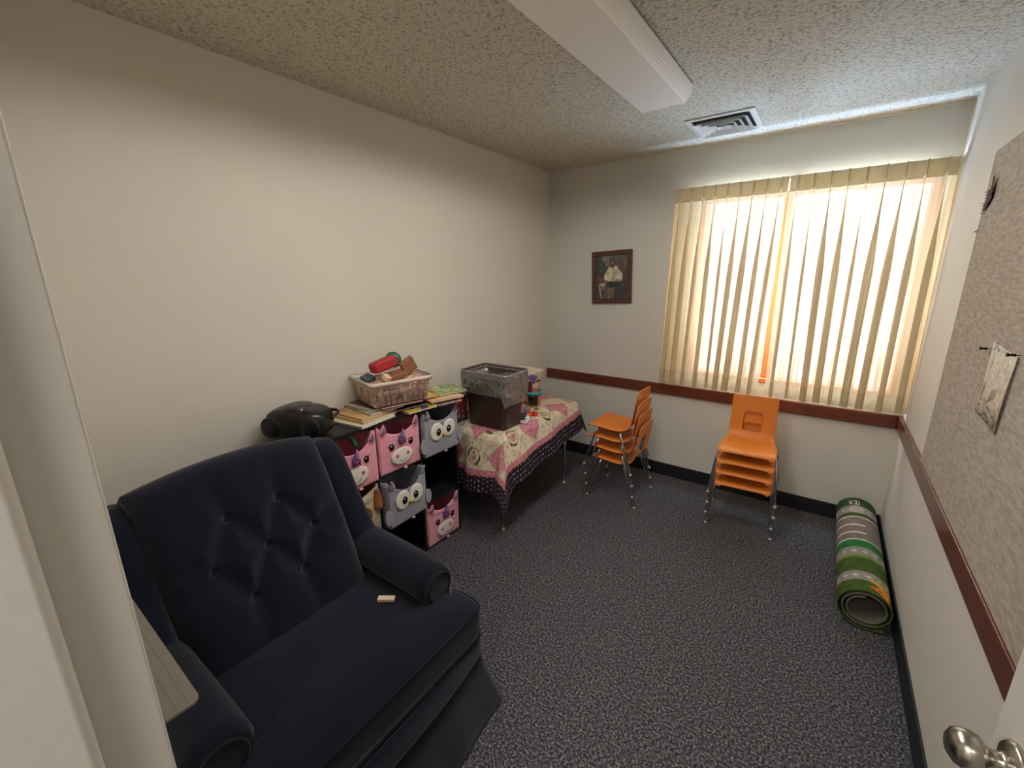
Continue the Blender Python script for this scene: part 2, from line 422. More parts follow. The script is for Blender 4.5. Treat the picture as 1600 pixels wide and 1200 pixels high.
# door frame: jamb with rebate and rounded stop, casing on the hall side
jf = MB()
jf.box(DX0-0.03, DX0, YH-0.012, YF, 0, DZ+0.03)
jf.box(DX1, DX1+0.025, YH-0.012, YF, 0, DZ+0.03)
jf.box(DX0-0.03, DX1+0.025, YH-0.012, YF, DZ, DZ+0.03)
struct('trim_1', jf, M['jamb'], bevel=0.003, seg=3)
st = MB()
st.box(DX0, DX0+0.016, YH-0.012, 0.246, 0, DZ)
struct('trim_2', st, M['jamb'], bevel=0.009, seg=6)
struct('trim_3', MB().box(DX0+0.016, DX1-0.016, YH-0.012, 0.24, DZ-0.016, DZ), M['jamb'], bevel=0.004)
# baseboards
BH = 0.105
struct('baseboard_back', MB().box(0, W, D-0.008, D, 0, BH), M['base'], bevel=0.002)
struct('baseboard_left', MB().box(0, 0.008, YF, D-0.008, 0, BH), M['base'], bevel=0.002)
struct('baseboard_right', MB().box(W-0.008, W, YF+0.03, D-0.008, 0, BH), M['base'], bevel=0.002)
struct('baseboard_front', MB().box(0.008, DX0-0.032, YF, YF+0.008, 0, BH), M['base'], bevel=0.002)
# chair rail
RZ0, RZ1 = 0.685, 0.768
struct('trim_4', MB().box(0.0, W-0.021, D-0.02, D, RZ0, RZ1), M['rail'], bevel=0.004)
struct('trim_5', MB().box(W-0.02, W, 0.75, D, RZ0, RZ1), M['rail'], bevel=0.004)
# small cove of caulk where back wall meets ceiling and right wall
struct('trim_6', MB().box(0.0, W, D-0.006, D, H-0.008, H), M['slab'], bevel=0.003)

# window: wooden frame, centre post, two panes
win = empty('window_1', (1.835, D+0.06, WZ0)); tag(win, kind='structure')
wm = MB(); ox, oy, oz = win.location
def wbx(x0, x1, y0, y1, z0, z1): wm.box(x0-ox, x1-ox, y0-oy, y1-oy, z0-oz, z1-oz)
wbx(WX0, WX0+0.035, D+0.0, D+0.12, WZ0, WZ1); wbx(WX1-0.035, WX1, D+0.0, D+0.12, WZ0, WZ1)
wbx(WX0, WX1, D+0.0, D+0.12, WZ1-0.035, WZ1); wbx(WX0, WX1, D-0.02, D+0.12, WZ0, WZ0+0.03)
wbx(1.715, 1.77, D+0.04, D+0.10, WZ0+0.03, WZ1-0.035)
wm.build('window_frame', M['winwood'], win, bevel=0.003)
for a, b in ((WX0+0.035, 1.715), (1.77, WX1-0.035)):
    MB().box(a-ox, b-ox, 0.01, 0.014, 0.03, WZ1-WZ0-0.035).build('pane', M['glass'], win)

# door leaf, opened against the right wall
hinge = Vector((2.440, 0.302, 0)); free = Vector((2.343, 1.100, 0))
dv = (free-hinge); dl = dv.length; ang = math.atan2(dv.y, dv.x)
door = empty('door_1', hinge, ang); tag(door, kind='structure')
# local x runs hinge -> free edge; local +y is the side facing the room (-x world)
MB().box(0, dl, -0.042, 0.0, 0.012, 2.03).build('door_leaf', M['door'], door, bevel=0.002)
kb = MB(); kx, kz = dl-0.068, 0.903
mk = T(kx, 0, kz) @ Matrix.Rotation(R(-90), 4, 'X')
kb.lathe([(0.001, 0.0005), (0.033, 0.0005), (0.034, 0.004), (0.030, 0.009), (0.017, 0.012), (0.0125, 0.016), (0.0125, 0.026), (0.016, 0.030), (0.024, 0.036), (0.0275, 0.044), (0.0275, 0.052), (0.024, 0.060), (0.015, 0.066), (0.001, 0.068)], 32, mk)
kb.v = [(x, y*1.13, z) for x, y, z in kb.v]
kb.build('door_knob', M['nickel'], door, smooth=True)
mk2 = T(kx, -0.042, kz) @ Matrix.Rotation(R(90), 4, 'X')
MB().lathe([(0.001, 0.0005), (0.033, 0.0005), (0.03, 0.009), (0.0125, 0.016), (0.0125, 0.026), (0.0275, 0.044), (0.024, 0.06), (0.001, 0.066)], 24, mk2).build('door_knob', M['nickel'], door, smooth=True)

# ceiling light: wraparound fixture, unlit
LX0, LX1, LY0, LY1 = 1.145, 1.405, 0.72, 2.50  # near end lengthened out of view to bring the fill light forward
fx = empty('ceiling_light', ((LX0+LX1)/2, (LY0+LY1)/2, H), 0, 'long unlit fluorescent light with a ribbed wraparound plastic lens on the ceiling', 'ceiling light')
w2 = (LX1-LX0)/2; l2 = (LY1-LY0)/2
prof = [(-w2, -0.012), (-w2+0.004, -0.045), (-w2+0.03, -0.078), (w2-0.03, -0.078), (w2-0.004, -0.045), (w2, -0.012)]
lm = MB()
lm.grid(lambda u, v: (lambda q: (q[0], -l2+0.012+v*(2*l2-0.024), q[1]))(prof[int(round(u*5))]), 5, 1)
lm.build('lens', M['lens'], fx, solid=0.002, bevel=0.006)
for s in (-1, 1):
    e = MB(); a = s*l2; b = s*(l2-0.012)
    q = [(x*1.0, z) for x, z in prof]+[(w2, 0), (-w2, 0)]
    q = [(-w2, 0)]+prof+[(w2, 0)]
    e.prism([(x, z) for x, z in q], min(a, b), max(a, b), Matrix(((1, 0, 0, 0), (0, 0, 1, 0), (0, 1, 0, 0), (0, 0, 0, 1))))
    e.build('end_cap', M['lens'], fx, bevel=0.003)
MB().box(-w2+0.02, w2-0.02, -l2+0.012, l2-0.012, -0.02, 0).build('housing', M['white_metal'], fx)

fl = area_light('fixture_fill_area', ((LX0+LX1)/2, (LY0+LY1)/2, H-0.083), (0, 0, 0), 0.22, LY1-LY0-0.04, FILL_POWER, (1.0, 0.96, 0.91))  # added fill light below the unlit lens, spread limited towards the camera
fl.data.spread = R(150)
for k in range(8):  # added fill spots under the unlit fixture, to lift the upper walls
    l = bpy.data.lights.new('fixture_fill_spot', 'SPOT'); l.energy = FILL_SPOT_POWER/8; l.color = (1.0, 0.96, 0.91)
    l.spot_size = R(176); l.spot_blend = 0.25; l.shadow_soft_size = 0.0
    o = bpy.data.objects.new('fixture_fill_spot', l); o.location = ((LX0+LX1)/2+(0.07 if k % 2 else -0.07), LY0+0.10+(LY1-LY0-0.20)*k/7, H-0.090); C.objects.link(o)

# air diffuser
vt = empty('ceiling_vent', (1.41, 3.17, H), 0, 'square louvered metal air vent on the ceiling near the curtains', 'air vent')
vf = MB(); a = 0.178
for (x0, x1, y0, y1) in ((-a, a, -a, -a+0.032), (-a, a, a-0.032, a), (-a, -a+0.032, -a+0.032, a-0.032), (a-0.032, a, -a+0.032, a-0.032)):
    vf.box(x0, x1, y0, y1, -0.008, 0)
vf.build('frame', M['vent'], vt, bevel=0.002)
MB().box(-a+0.032, a-0.032, -a+0.032, a-0.032, -0.003, 0.0).build('duct', M['dark'], vt)
for (ro, ri) in ((0.140, 0.112), (0.104, 0.078), (0.070, 0.046)):
    lv = MB()
    pts = lambda r, z: [(-r, -r, z), (r, -r, z), (r, r, z), (-r, r, z)]
    vs = pts(ri, -0.004)+pts(ro, -0.026)
    lv.add(vs, [(k, (k+1) % 4, 4+(k+1) % 4, 4+k) for k in range(4)])
    lv.build('louver', M['vent'], vt, solid=0.0015)
MB().add([(-.036, -.036, -.026), (.036, -.036, -.026), (.036, .036, -.026), (-.036, .036, -.026), (0, 0, -.004)], [(0, 1, 4), (1, 2, 4), (2, 3, 4), (3, 0, 4)]).build('louver', M['vent'], vt, solid=0.0015)

# unseen lamp added in the hall behind the camera, as fill for the doorway
hl = empty('ceiling_light', (1.95, -0.70, H), 0, 'added round white fill lamp on the unseen hall ceiling behind the doorway', 'ceiling light')
MB().lathe([(0.15, 0), (0.15, -0.03), (0.12, -0.05), (0.02, -0.06)], 32).build('added_lamp_shade', M['white_metal'], hl, smooth=True)
lamp = area_light('hall_fill_light', (1.95, -0.70, H-0.075), (0, 0, 0), 0.5, 0.5, HALL_FILL_POWER, (1.0, 0.98, 0.96))

# ------------------------------------------------------------------ curtains
def curtain(name, xl_top, xr_top, xl_bot, xr_bot, npl, label, seed, zt=2.165, zb=0.805, yb=D-0.100, side=0):
    root = empty(name, ((xl_top+xr_top)/2, yb, zb), 0, label, 'curtain', 'pinch pleated curtains on the window')
    rx, ry, rzz = root.location
    NU, NV = npl*30, 44
    rnd = random.Random(seed)
    ph = [rnd.uniform(-1, 1) for _ in range(npl+2)]
    am = [rnd.uniform(0.75, 1.2) for _ in range(npl+2)]
    def pos(u, v):
        # v 0 bottom .. 1 top
        z = zb+(zt-zb)*v
        s = u*npl; k = min(int(s), npl-1); t = s-k
        xl = xl_bot+(xl_top-xl_bot)*v; xr = xr_bot+(xr_top-xr_bot)*v
        P = (xr-xl)/npl
        open_ = sstep(0.93, 0.55, v)              # folds open below the heading
        head = sstep(0.90, 0.95, v)
        A = (0.105+0.155*open_)*am[k]
        th = 2*PI*t
        x = xl+P*(k+t)+P*min(0.42*am[k], 0.48)*(0.45+0.55*open_)*math.sin(th)
        depth = (0.018+0.018*open_)*am[k]
        # sharp fold towards the room at t = 0.5
        y = yb - depth*(0.5-0.5*math.cos(th))**1.6
        # three tiny fingers in the heading
        y -= head*0.018*math.exp(-((t-0.5)/0.16)**2)*(1+math.cos(6*th))*0.5
        # soft secondary gathers lower down
        y -= (1-head)*0.0035*math.sin(3*th+ph[k]*3)*(0.4+0.6*open_)
        x += (1-v)*0.010*math.sin(3.1*u*PI+seed)+(1-v)*P*0.12*ph[k]*math.sin(PI*t)
        y += 0.006*math.sin(4*v+ph[k]*2)*(1-v)
        if k == 0 and t < 0.5: y += 0.0
        z += 0.004*math.sin(u*23+seed)*(1-v)
        return x-rx, y-ry, z-rzz
    vh, vb = 0.935, 0.075
    MB().grid(lambda u, v: pos(u, vb+(vh-vb)*v), NU, NV).build('drape', M['curtain'], root, smooth=True)
    MB().grid(lambda u, v: pos(u, vh+(1-vh)*v), NU, 4).build('heading', M['curtain_heavy'], root, smooth=True, solid=0.002)
    MB().grid(lambda u, v: pos(u, vb*v), NU, 3).build('hem', M['curtain_hem'], root, smooth=True)
    # the cloth turned back to the wall at the outer end
    if side:
        e_ = 0.0 if side < 0 else 1.0
        def ret(u, v):
            x, y, z = pos(e_, v)
            return (x+side*(0.004*math.sin(u*5)), y+(D-0.004-ry-y)*u, z)
        MB().grid(ret, 10, 40).build('return', M['curtain_heavy'], root, smooth=True)
    return root
curtain('curtain', 1.078, 1.742, 1.058, 1.722, 9, 'left sheer cream curtain panel, nearer the framed picture', 3, side=-1)
curtain('curtain', 1.748, 2.472, 1.775, 2.472, 9, 'right sheer cream curtain panel, reaching the right wall', 11, side=1)
rod = empty('curtain_rod', (1.77, D-0.075, 2.15), 0, 'slim white traverse rod behind the curtain headings', 'curtain rod')
MB().box(-0.66, 0.66, -0.008, 0.012, 0.0, 0.02).build('rail', M['white_metal'], rod, bevel=0.002)
for x in (-0.64, 0.0, 0.64):
    MB().box(x-0.012, x+0.012, 0.012, 0.075, 0.002, 0.018).build('bracket', M['white_metal'], rod)

# ------------------------------------------------------------------ stacking school chairs
def chair_proto():
    # local frame: the chair faces -y, feet on z = 0
    root = empty('stacking_chair', (0, 0, 0))
    prof = bez([(-0.172, 0.292), (-0.165, 0.306), (-0.13, 0.311), (-0.05, 0.304), (0.03, 0.298), (0.085, 0.303), (0.12, 0.325), (0.136, 0.37), (0.148, 0.45), (0.160, 0.53), (0.168, 0.585)], 6)
    prof = [Vector((p[0], p[1], 0)) for p in prof]
    n = len(prof)-1; NU = 28
    L = [0.0]
    for i in range(n): L.append(L[-1]+(prof[i+1]-prof[i]).length)
    tot = L[-1]
    def half(s):
        # half width along the shell: wide seat, narrower back
        return 0.158+(0.132-0.158)*sstep(0.30*tot, 0.62*tot, s)
    vs = []; fs = []
    for i, p in enumerate(prof):
        s = L[i]; hw = half(s)
        # rounded corners at the front lip and the top of the back
        c = 0.028 if s < tot/2 else 0.021
        if s < c: hw -= c-math.sqrt(max(c*c-(c-s)**2, 0))
        if tot-s < c: hw -= c-math.sqrt(max(c*c-(c-(tot-s))**2, 0))
        d = prof[min(i+1, n)]-prof[max(i-1, 0)]; nrm = Vector((-d.y, d.x, 0)).normalized()
        for k in range(NU+1):
            u = -1+2*k/NU
            edge = 0.0
            back = sstep(0.40*tot, 0.60*tot, s)
            lift = (1-back)*0.006*abs(u)**3 - back*0.007*u*u        # dished seat, back curved round the body
            flange = -0.010*sstep(0.90, 1.0, abs(u))
            q = p+nrm*(lift if not back else lift)
            vs.append(Vector((u*hw, q.x+(-nrm.x*0.0), q.y+flange*(1-back)))+Vector((0, -flange*back*(-1) if 0 else 0, 0)))
    hole_lo, hole_hi = tot*0.585, tot*0.81
    for i in range(n):
        sm = (L[i]+L[i+1])/2
        for k in range(NU):
            um = abs(-1+2*(k+0.5)/NU)*half(sm)
            inside = hole_lo < sm < hole_hi and um < 0.052-0.010*(sm-hole_lo)/(hole_hi-hole_lo)*(-1)
            if inside and not ((sm < hole_lo+0.012 or sm > hole_hi-0.012) and um > 0.046): continue
            a = i*(NU+1)+k; fs.append((a, a+1, a+NU+2, a+NU+1))
    sh = MB().add(vs, fs).build('seat_shell', M['orange'], root, smooth=True, solid=0.005, offset=0)
    md = sh.modifiers.new('bevel', 'BEVEL'); md.width = 0.0015; md.segments = 2; md.limit_method = 'ANGLE'; md.angle_limit = R(50)
    # under-seat brackets
    for yy, zz in ((-0.095, 0.288), (0.075, 0.282)):
        MB().tube([(-0.128, yy, zz), (0.128, yy, zz)], 0.006, 8).build('brace', M['chrome'], root, smooth=True)
    for sx in (-1, 1):
        for fr in (-1, 1):
            if fr < 0: path = [(sx*0.118, -0.095, 0.287), (sx*0.146, -0.097, 0.286), (sx*0.160, -0.103, 0.270), (sx*0.185, -0.178, 0.012)]
            else: path = [(sx*0.118, 0.075, 0.281), (sx*0.146, 0.077, 0.280), (sx*0.160, 0.084, 0.264), (sx*0.186, 0.178, 0.012)]
            pts = [path[0]]+[tuple(v) for v in bez(path[:3], 4)][1:]+[path[3]]
            lg = MB().tube(pts, 0.0075, 10).build('leg', M['chrome'], root, smooth=True)
            x, y, z = path[3]
            MB().lathe([(0.004, 0.016), (0.0105, 0.014), (0.0105, 0.009), (0.0125, 0.006), (0.012, 0.0), (0.001, 0.0)], 14, T(x, y, 0)).build('glide', M['glide'], lg, smooth=True)
    return root
proto = chair_proto()
used = [False]
PLACE = ['bottom', 'second from the bottom', 'third from the bottom', 'top']
def stack(x, y, rz, labels, group):
    for k in range(4):
        if not used[0]: c = proto; used[0] = True
        else: c = copy_tree(proto)
        a = rz+(0.03, -0.015, 0.02, 0.0)[k]*0.5
        fx_, fy_ = math.sin(rz), -math.cos(rz)
        c.location = (x+fx_*0.012*k, y+fy_*0.012*k, 0.080*k); c.rotation_euler = (0, 0, a)
        tag(c, labels[k], 'chair', group)
stack(0.944, 3.095, R(-90), ['orange plastic stacking chair at the bottom of the stack beside the quilted table',
    'orange plastic stacking chair second from the floor in the stack by the quilted table',
    'orange plastic stacking chair just under the top one in the stack by the quilted table',
    'orange plastic stacking chair on top of the stack beside the quilted table'], 'orange chairs stacked beside the quilted table')
stack(1.746, 3.205, R(-3.5)*-1, ['orange plastic stacking chair at the bottom of the stack in front of the window',
    'orange plastic stacking chair second from the floor in the stack in front of the window',
    'orange plastic stacking chair just under the top one in the stack before the window',
    'orange plastic stacking chair on top of the stack in front of the window'], 'orange chairs stacked in front of the window')

# ------------------------------------------------------------------ rolled road rug
def rug():
    y0, y1 = 2.50, 3.525; cx, cz = 2.365, 0.108
    root = empty('rolled_rug', (cx, y0, 0), 0, 'rolled up green play rug printed with grey roads, along the right wall', 'rug')
    turns = 2.6; NU, NV = 420, 260
    def rad(u): return 0.060+0.044*u
    th0 = R(-48)
    def f(u, v):
        a = th0-2*PI*turns*(1-u); r = rad(u)
        if u > 0.97: r += (u-0.97)*0.35
        x = r*math.cos(a)*1.04; z = r*math.sin(a)*0.98
        return x, v*(y1-y0), max(z+cz, 0.004)
    o = MB().grid(f, NU, NV).build('pile', [M['rug']], root, smooth=True, solid=0.005, offset=0)
    W1 = NU+1
    DG, LG, RD, PK, WH, BK = (72, 90, 40), (104, 128, 68), (146, 138, 130), (128, 116, 106), (214, 206, 190), (30, 32, 34)
    GR = (52, 116, 58)
    def col(i):
        u = (i % W1)/NU; v = (i//W1)/NV; y = y0+v*(y1-y0)
        if u < 1-1.02/turns: return (112, 106, 94)
        a = (th0-2*PI*turns*(1-u))
        deg = math.degrees(a) % 360             # 90 = top, 180 = room side
        w = (deg-90)                            # + towards the room
        arc = w*0.0018
        n = noise.noise(Vector((arc*30, y*25, 1)))*0.03
        c = DG
        if 2.59 < y < 2.665: c = RD
        elif 2.665 <= y < 2.79: c = DG
        elif 2.79 <= y < 2.815: c = LG
        elif 2.815 <= y < 2.895: c = RD
        elif 2.895 <= y < 2.975: c = GR
        elif 2.975 <= y < 2.987: c = WH
        elif 2.987 <= y < 3.25: c = PK
        elif 3.25 <= y < 3.262: c = WH
        elif 3.262 <= y < 3.31: c = DG
        elif 3.31 <= y < 3.41: c = RD
        elif y >= 3.41: c = (58, 88, 46)
        if c == PK and w > -8 and (3.055 < y < 3.07 or 3.145 < y < 3.16): c = WH
        for yy in (2.627, 2.855, 3.36):
            if abs(y-yy) < 0.006 and (w+6) % 26 < 11: c = WH
        if 3.315 < y < 3.405 and -8 < w < 28: c = (176, 164, 150)
        # parking board
        if 3.425 < y < 3.485 and 0 < w < 30:
            c = WH if (y < 3.431 or y > 3.479 or w < 2 or w > 28) else BK
            if c == BK and (8 < w < 12 or (12 <= w < 18 and (3.455 < y < 3.46 or 3.47 < y < 3.476))) : c = WH
            if c == BK and 20 < w < 26 and 3.44 < y < 3.462: c = WH
        # crossing with yellow hatching and warning triangle
        if 2.54 < y < 2.63 and w < -2 and w > -60:
            if y < 2.62-(-2-w)*0.0002 and y > 2.60-(-2-w)*0.0012:
                c = (206, 176, 84) if int((w*0.6+y*900)) % 3 else (120, 108, 60)
        tx, ty = -27, 2.548
        dx = (w-tx)*0.0018; dy = y-ty
        if abs(dx) < 0.05:
            h = (0.048-dx)/0.096
            if 0 < h < 1:
                half = 0.048*h
                if abs(dy) < half:
                    c = (216, 96, 30)
                    if h > 0.22 and abs(dy) < half-0.012 and h < 0.90: c = (240, 176, 60)
                    if abs(dy) < 0.006 and 0.42 < h < 0.80 and not 0.66 < h < 0.71: c = BK
        k = 1+n*4
        return tuple(clamp(q*k, 0, 255) for q in c)
    paint(o, col)
rug()

# ------------------------------------------------------------------ framed picture
def picture():
    w, h = 0.338, 0.412
    root = empty('framed_picture', (0.597, D, 1.581), 0, 'small mahogany framed print of a figure in pale clothes on the back wall', 'picture')
    root.rotation_euler = (0, R(-2.4), 0)
    fr = MB(); b = 0.036
    for (x0, x1, z0, z1) in ((-w/2, w/2, h/2-b, h/2), (-w/2, w/2, -h/2, -h/2+b), (-w/2, -w/2+b, -h/2+b, h/2-b), (w/2-b, w/2, -h/2+b, h/2-b)):
        fr.box(x0, x1, -0.022, -0.001, z0, z1)
    fr.build('frame', M['frame'], root, bevel=0.005, seg=3)
    N = 90; MV = 110
    iw, ih = w-2*b, h-2*b
    o = MB().grid(lambda u, v: ((u-0.5)*iw, -0.012, (v-0.5)*ih), N, MV).build('print', M['painted'], root)
    def el(x, y, cx, cy, rx, ry): return ((x-cx)/rx)**2+((y-cy)/ry)**2 < 1
    def col(i):
        x = (i % (N+1))/N; y = 1-(i//(N+1))/MV       # y down
        n = noise.noise(Vector((x*7, y*7, 2)))+0.5*noise.noise(Vector((x*19, y*19, 5)))
        c = (74, 74, 72)
        if y < 0.42: c = (86, 92, 90) if x > 0.25+y*0.55 else (66, 72, 70)
        if 0.18 < x < 0.42 and y < 0.26 and x > 0.14+y*0.8: c = (112, 114, 110)
        if x > 0.66 and 0.16 < y < 0.5: c = (88, 74, 72)
        if el(x, y, 0.76, 0.22, 0.055, 0.07): c = (112, 88, 82)
        if el(x, y, 0.93, 0.22, 0.05, 0.08): c = (108, 86, 80)
        if x < 0.36 and y > 0.42: c = (86, 72, 68)
        if el(x, y, 0.14, 0.50, 0.07, 0.08): c = (120, 92, 82)
        if el(x, y, 0.16, 0.44, 0.08, 0.05): c = (64, 50, 48)
        # seated central figure: pale shirt
        if 0.24+abs(0) < y < 0.60 and abs(x-0.55) < 0.13+0.16*sstep(0.24, 0.46, y)-0.04*sstep(0.5, 0.62, y): c = (198, 190, 160) if n > -0.15 else (176, 168, 142)
        if abs(x-0.55) < 0.035 and 0.26 < y < 0.55: c = (170, 160, 134)
        if el(x, y, 0.53, 0.16, 0.10, 0.105): c = (84, 58, 50)
        if el(x, y, 0.52, 0.185, 0.055, 0.07): c = (150, 112, 96)
        if el(x, y, 0.52, 0.24, 0.045, 0.035): c = (84, 58, 50)
        if el(x, y, 0.33, 0.59, 0.06, 0.03) or el(x, y, 0.66, 0.57, 0.08, 0.03): c = (146, 108, 92)
        # listeners in front
        if el(x, y, 0.48, 0.66, 0.10, 0.07): c = (50, 48, 50)
        if el(x, y, 0.69, 0.70, 0.12, 0.09): c = (46, 46, 48)
        if y > 0.72 and x > 0.56: c = (60, 60, 62) if n < 0.2 else (72, 68, 70)
        if 0.38 < x < 0.58 and y > 0.74: c = (132, 96, 88) if (x*9+y*4) % 1 > 0.35 else (90, 78, 76)
        if el(x, y, 0.20, 0.72, 0.09, 0.07): c = (120, 96, 86)
        if el(x, y, 0.22, 0.66, 0.10, 0.035): c = (172, 168, 160)
        if x < 0.36 and y > 0.80: c = (84, 78, 68) if x > 0.1 else (70, 66, 66)
        if abs(x-0.10-(y-0.7)*0.25) < 0.014 and y > 0.66: c = (176, 174, 176)
        k = 1+0.22*n
        return tuple(clamp(q*k, 0, 255) for q in c)
    paint(o, col)
picture()

# ------------------------------------------------------------------ bulletin board on the right wall
bd = empty('bulletin_board', (W-0.002, 1.90, 1.40), 0, 'large beige fabric covered bulletin board above the wood rail on the right wall', 'bulletin board')
MB().box(-0.012, 0, -1.15, 0.865, RZ1-1.40+0.002, 2.042-1.40).build('panel', M['board'], bd)
ed = MB()
ed.box(-0.014, 0, 0.865, 0.872, RZ1-1.40+0.002, 2.049-1.40); ed.box(-0.014, 0, -1.15, 0.865, 2.042-1.40, 2.049-1.40)
ed.build('edge_trim', M['white_metal'], bd)
# clear sleeve pinned to it
sl = empty('plastic_sleeve', (W-0.013, 2.07, 1.27), 0, 'crinkled clear plastic sleeve holding tan paper pinned to the bulletin board', 'plastic sleeve')
sl.rotation_euler = (R(4), 0, 0)
def slf(d, amp, sx):
    def f(u, v):
        y = (u-0.5)*0.235; z = (v-0.5)*0.225
        return (-d-amp*(0.5+0.5*math.sin(u*9+v*2+sx))*(0.3+v*(1-v)*2)-0.004*math.exp(-((u-0.83)/0.05)**2), y, z)
    return f
MB().grid(lambda u, v: (lambda p: (p[0], p[1]*0.62+0.005, p[2]*0.96))(slf(0.002, 0.002, 0)(u, v)), 14, 14).build('paper', M['tanpaper'], sl, smooth=True, solid=0.0006)
MB().grid(slf(0.005, 0.005, 1), 40, 24).build('sleeve', M['sleeve'], sl, smooth=True, solid=0.0006)
for (y, z, l) in ((2.205, 1.362, 'dark push pin through the upper far corner of the plastic sleeve'), (1.948, 1.380, 'dark push pin through the upper near corner of the plastic sleeve')):
    p = empty('push_pin', (W-0.012, y, z), 0, l, 'push pin', 'push pins in the sleeve corners')
    m = Matrix.Rotation(R(-90), 4, 'Y')
    MB().lathe([(0.001, 0), (0.0012, 0.012), (0.005, 0.012), (0.0035, 0.016), (0.0035, 0.024), (0.006, 0.026), (0.005, 0.029), (0.001, 0.029)], 12, m).build('pin', M['pin'], p, smooth=True)
# scrap of torn paper with staples near the top corner of the board
tp = MB(); rnd = random.Random(5)
def scrap(u, v):
    return (-0.004-0.006*noise.noise(Vector((u*5, v*5, 0)))-0.006*u, (0.5-u)*0.11*(1-0.4*v), (v-0.5)*0.075+0.045*u*u)
o = tp.grid(scrap, 12, 8).build('torn_paper', M['torn'], None, smooth=True, solid=0.0008, loc=(W-0.013, 2.690, 1.862))
tag(o, 'ragged dark scrap of torn paper stapled near the far top corner of the board', 'paper scrap')
for k in range(7):
    y = 2.742-rnd.uniform(0, 0.05); z = 1.815+k*0.013
    s = MB().tube([(0.004, -0.010, 0), (-0.010, -0.010, 0), (-0.012, 0.006, 0.002), (0.004, 0.008, 0.002)], 0.0013, 6).build('staple', M['staple'], None, loc=(W-0.016, y, z))
    s.rotation_euler = (rnd.uniform(-0.4, 0.4), 0, 0)
    tag(s, 'bright metal staple in the cluster around the torn scrap on the board', 'staple', 'staples around the torn scrap')
s = MB().tube([(0.004, -0.012, 0), (-0.008, -0.012, 0), (-0.010, 0.012, -0.004), (0.004, 0.012, -0.004)], 0.0014, 6).build('staple', M['pin'], None, loc=(W-0.014, 2.752, 1.757))
tag(s, 'lone dark staple at the board edge below the torn scrap', 'staple')

# clear shelf on the front wall, left of the doorway
sh = empty('wall_shelf', (0.90, YF, 0.90), 0, 'translucent plastic shelf with a rounded corner on the wall behind the armchair', 'shelf')
poly = [(-0.40, 0), (0.366, 0), (0.366, 0.078)]+[(0.354+0.012*math.cos(t), 0.078+0.014*math.sin(t)) for t in (PI/8, PI/4, 3*PI/8)]+[(0.354, 0.092), (-0.40, 0.092)]
MB().prism(poly, -0.003, 0.003).build('shelf_board', M['shelf'], sh, bevel=0.001)
rb = MB()
for k in range(5): rb.tube([(-0.39, 0.012+0.016*k, 0.0032), (0.360, 0.012+0.016*k, 0.0032)], 0.0008, 5)
rb.build('rib', M['shelf'], sh)
for x in (-0.3, 0.25):
    MB().prism([(0, 0), (0.07, 0), (0, -0.06)], x, x+0.004, Matrix(((0, 0, 1, 0), (1, 0, 0, 0), (0, 1, 0, -0.003), (0, 0, 0, 1)))).build('bracket', M['shelf'], sh)

# ------------------------------------------------------------------ cube organizer
CX, CY0, CZ = 0.30, 1.150, 0.890
PY, PZ = 0.2900, 0.2870
cu = empty('cube_organizer', (0.150, CY0+1.5*PY, 0), 0, 'black three by three cube storage shelf against the left wall', 'cube shelf')
cy_ = CY0+1.5*PY
def cb(name, x0, x1, y0, y1, z0, z1): return MB().box(x0-0.150, x1-0.150, y0-cy_, y1-cy_, z0, z1).build(name, M['black'], cu, bevel=0.0015)
t = 0.016
cb('top_panel', 0.010, CX, CY0-0.004, CY0+3*PY+0.004, CZ-t, CZ)
for k in range(4):
    y = CY0+k*PY
    cb('upright', 0.012, CX-0.002, y-t/2, y+t/2, 0.0, CZ-t)
for r_ in range(3):
    z = 0.006+r_*(PZ+0.004)
    for k in range(3):
        cb('shelf_board', 0.012, CX-0.002, CY0+k*PY+t/2, CY0+(k+1)*PY-t/2, z, z+t*0.8)
cb('back_panel', 0.009, 0.012, CY0, CY0+3*PY, 0.006, CZ-t)

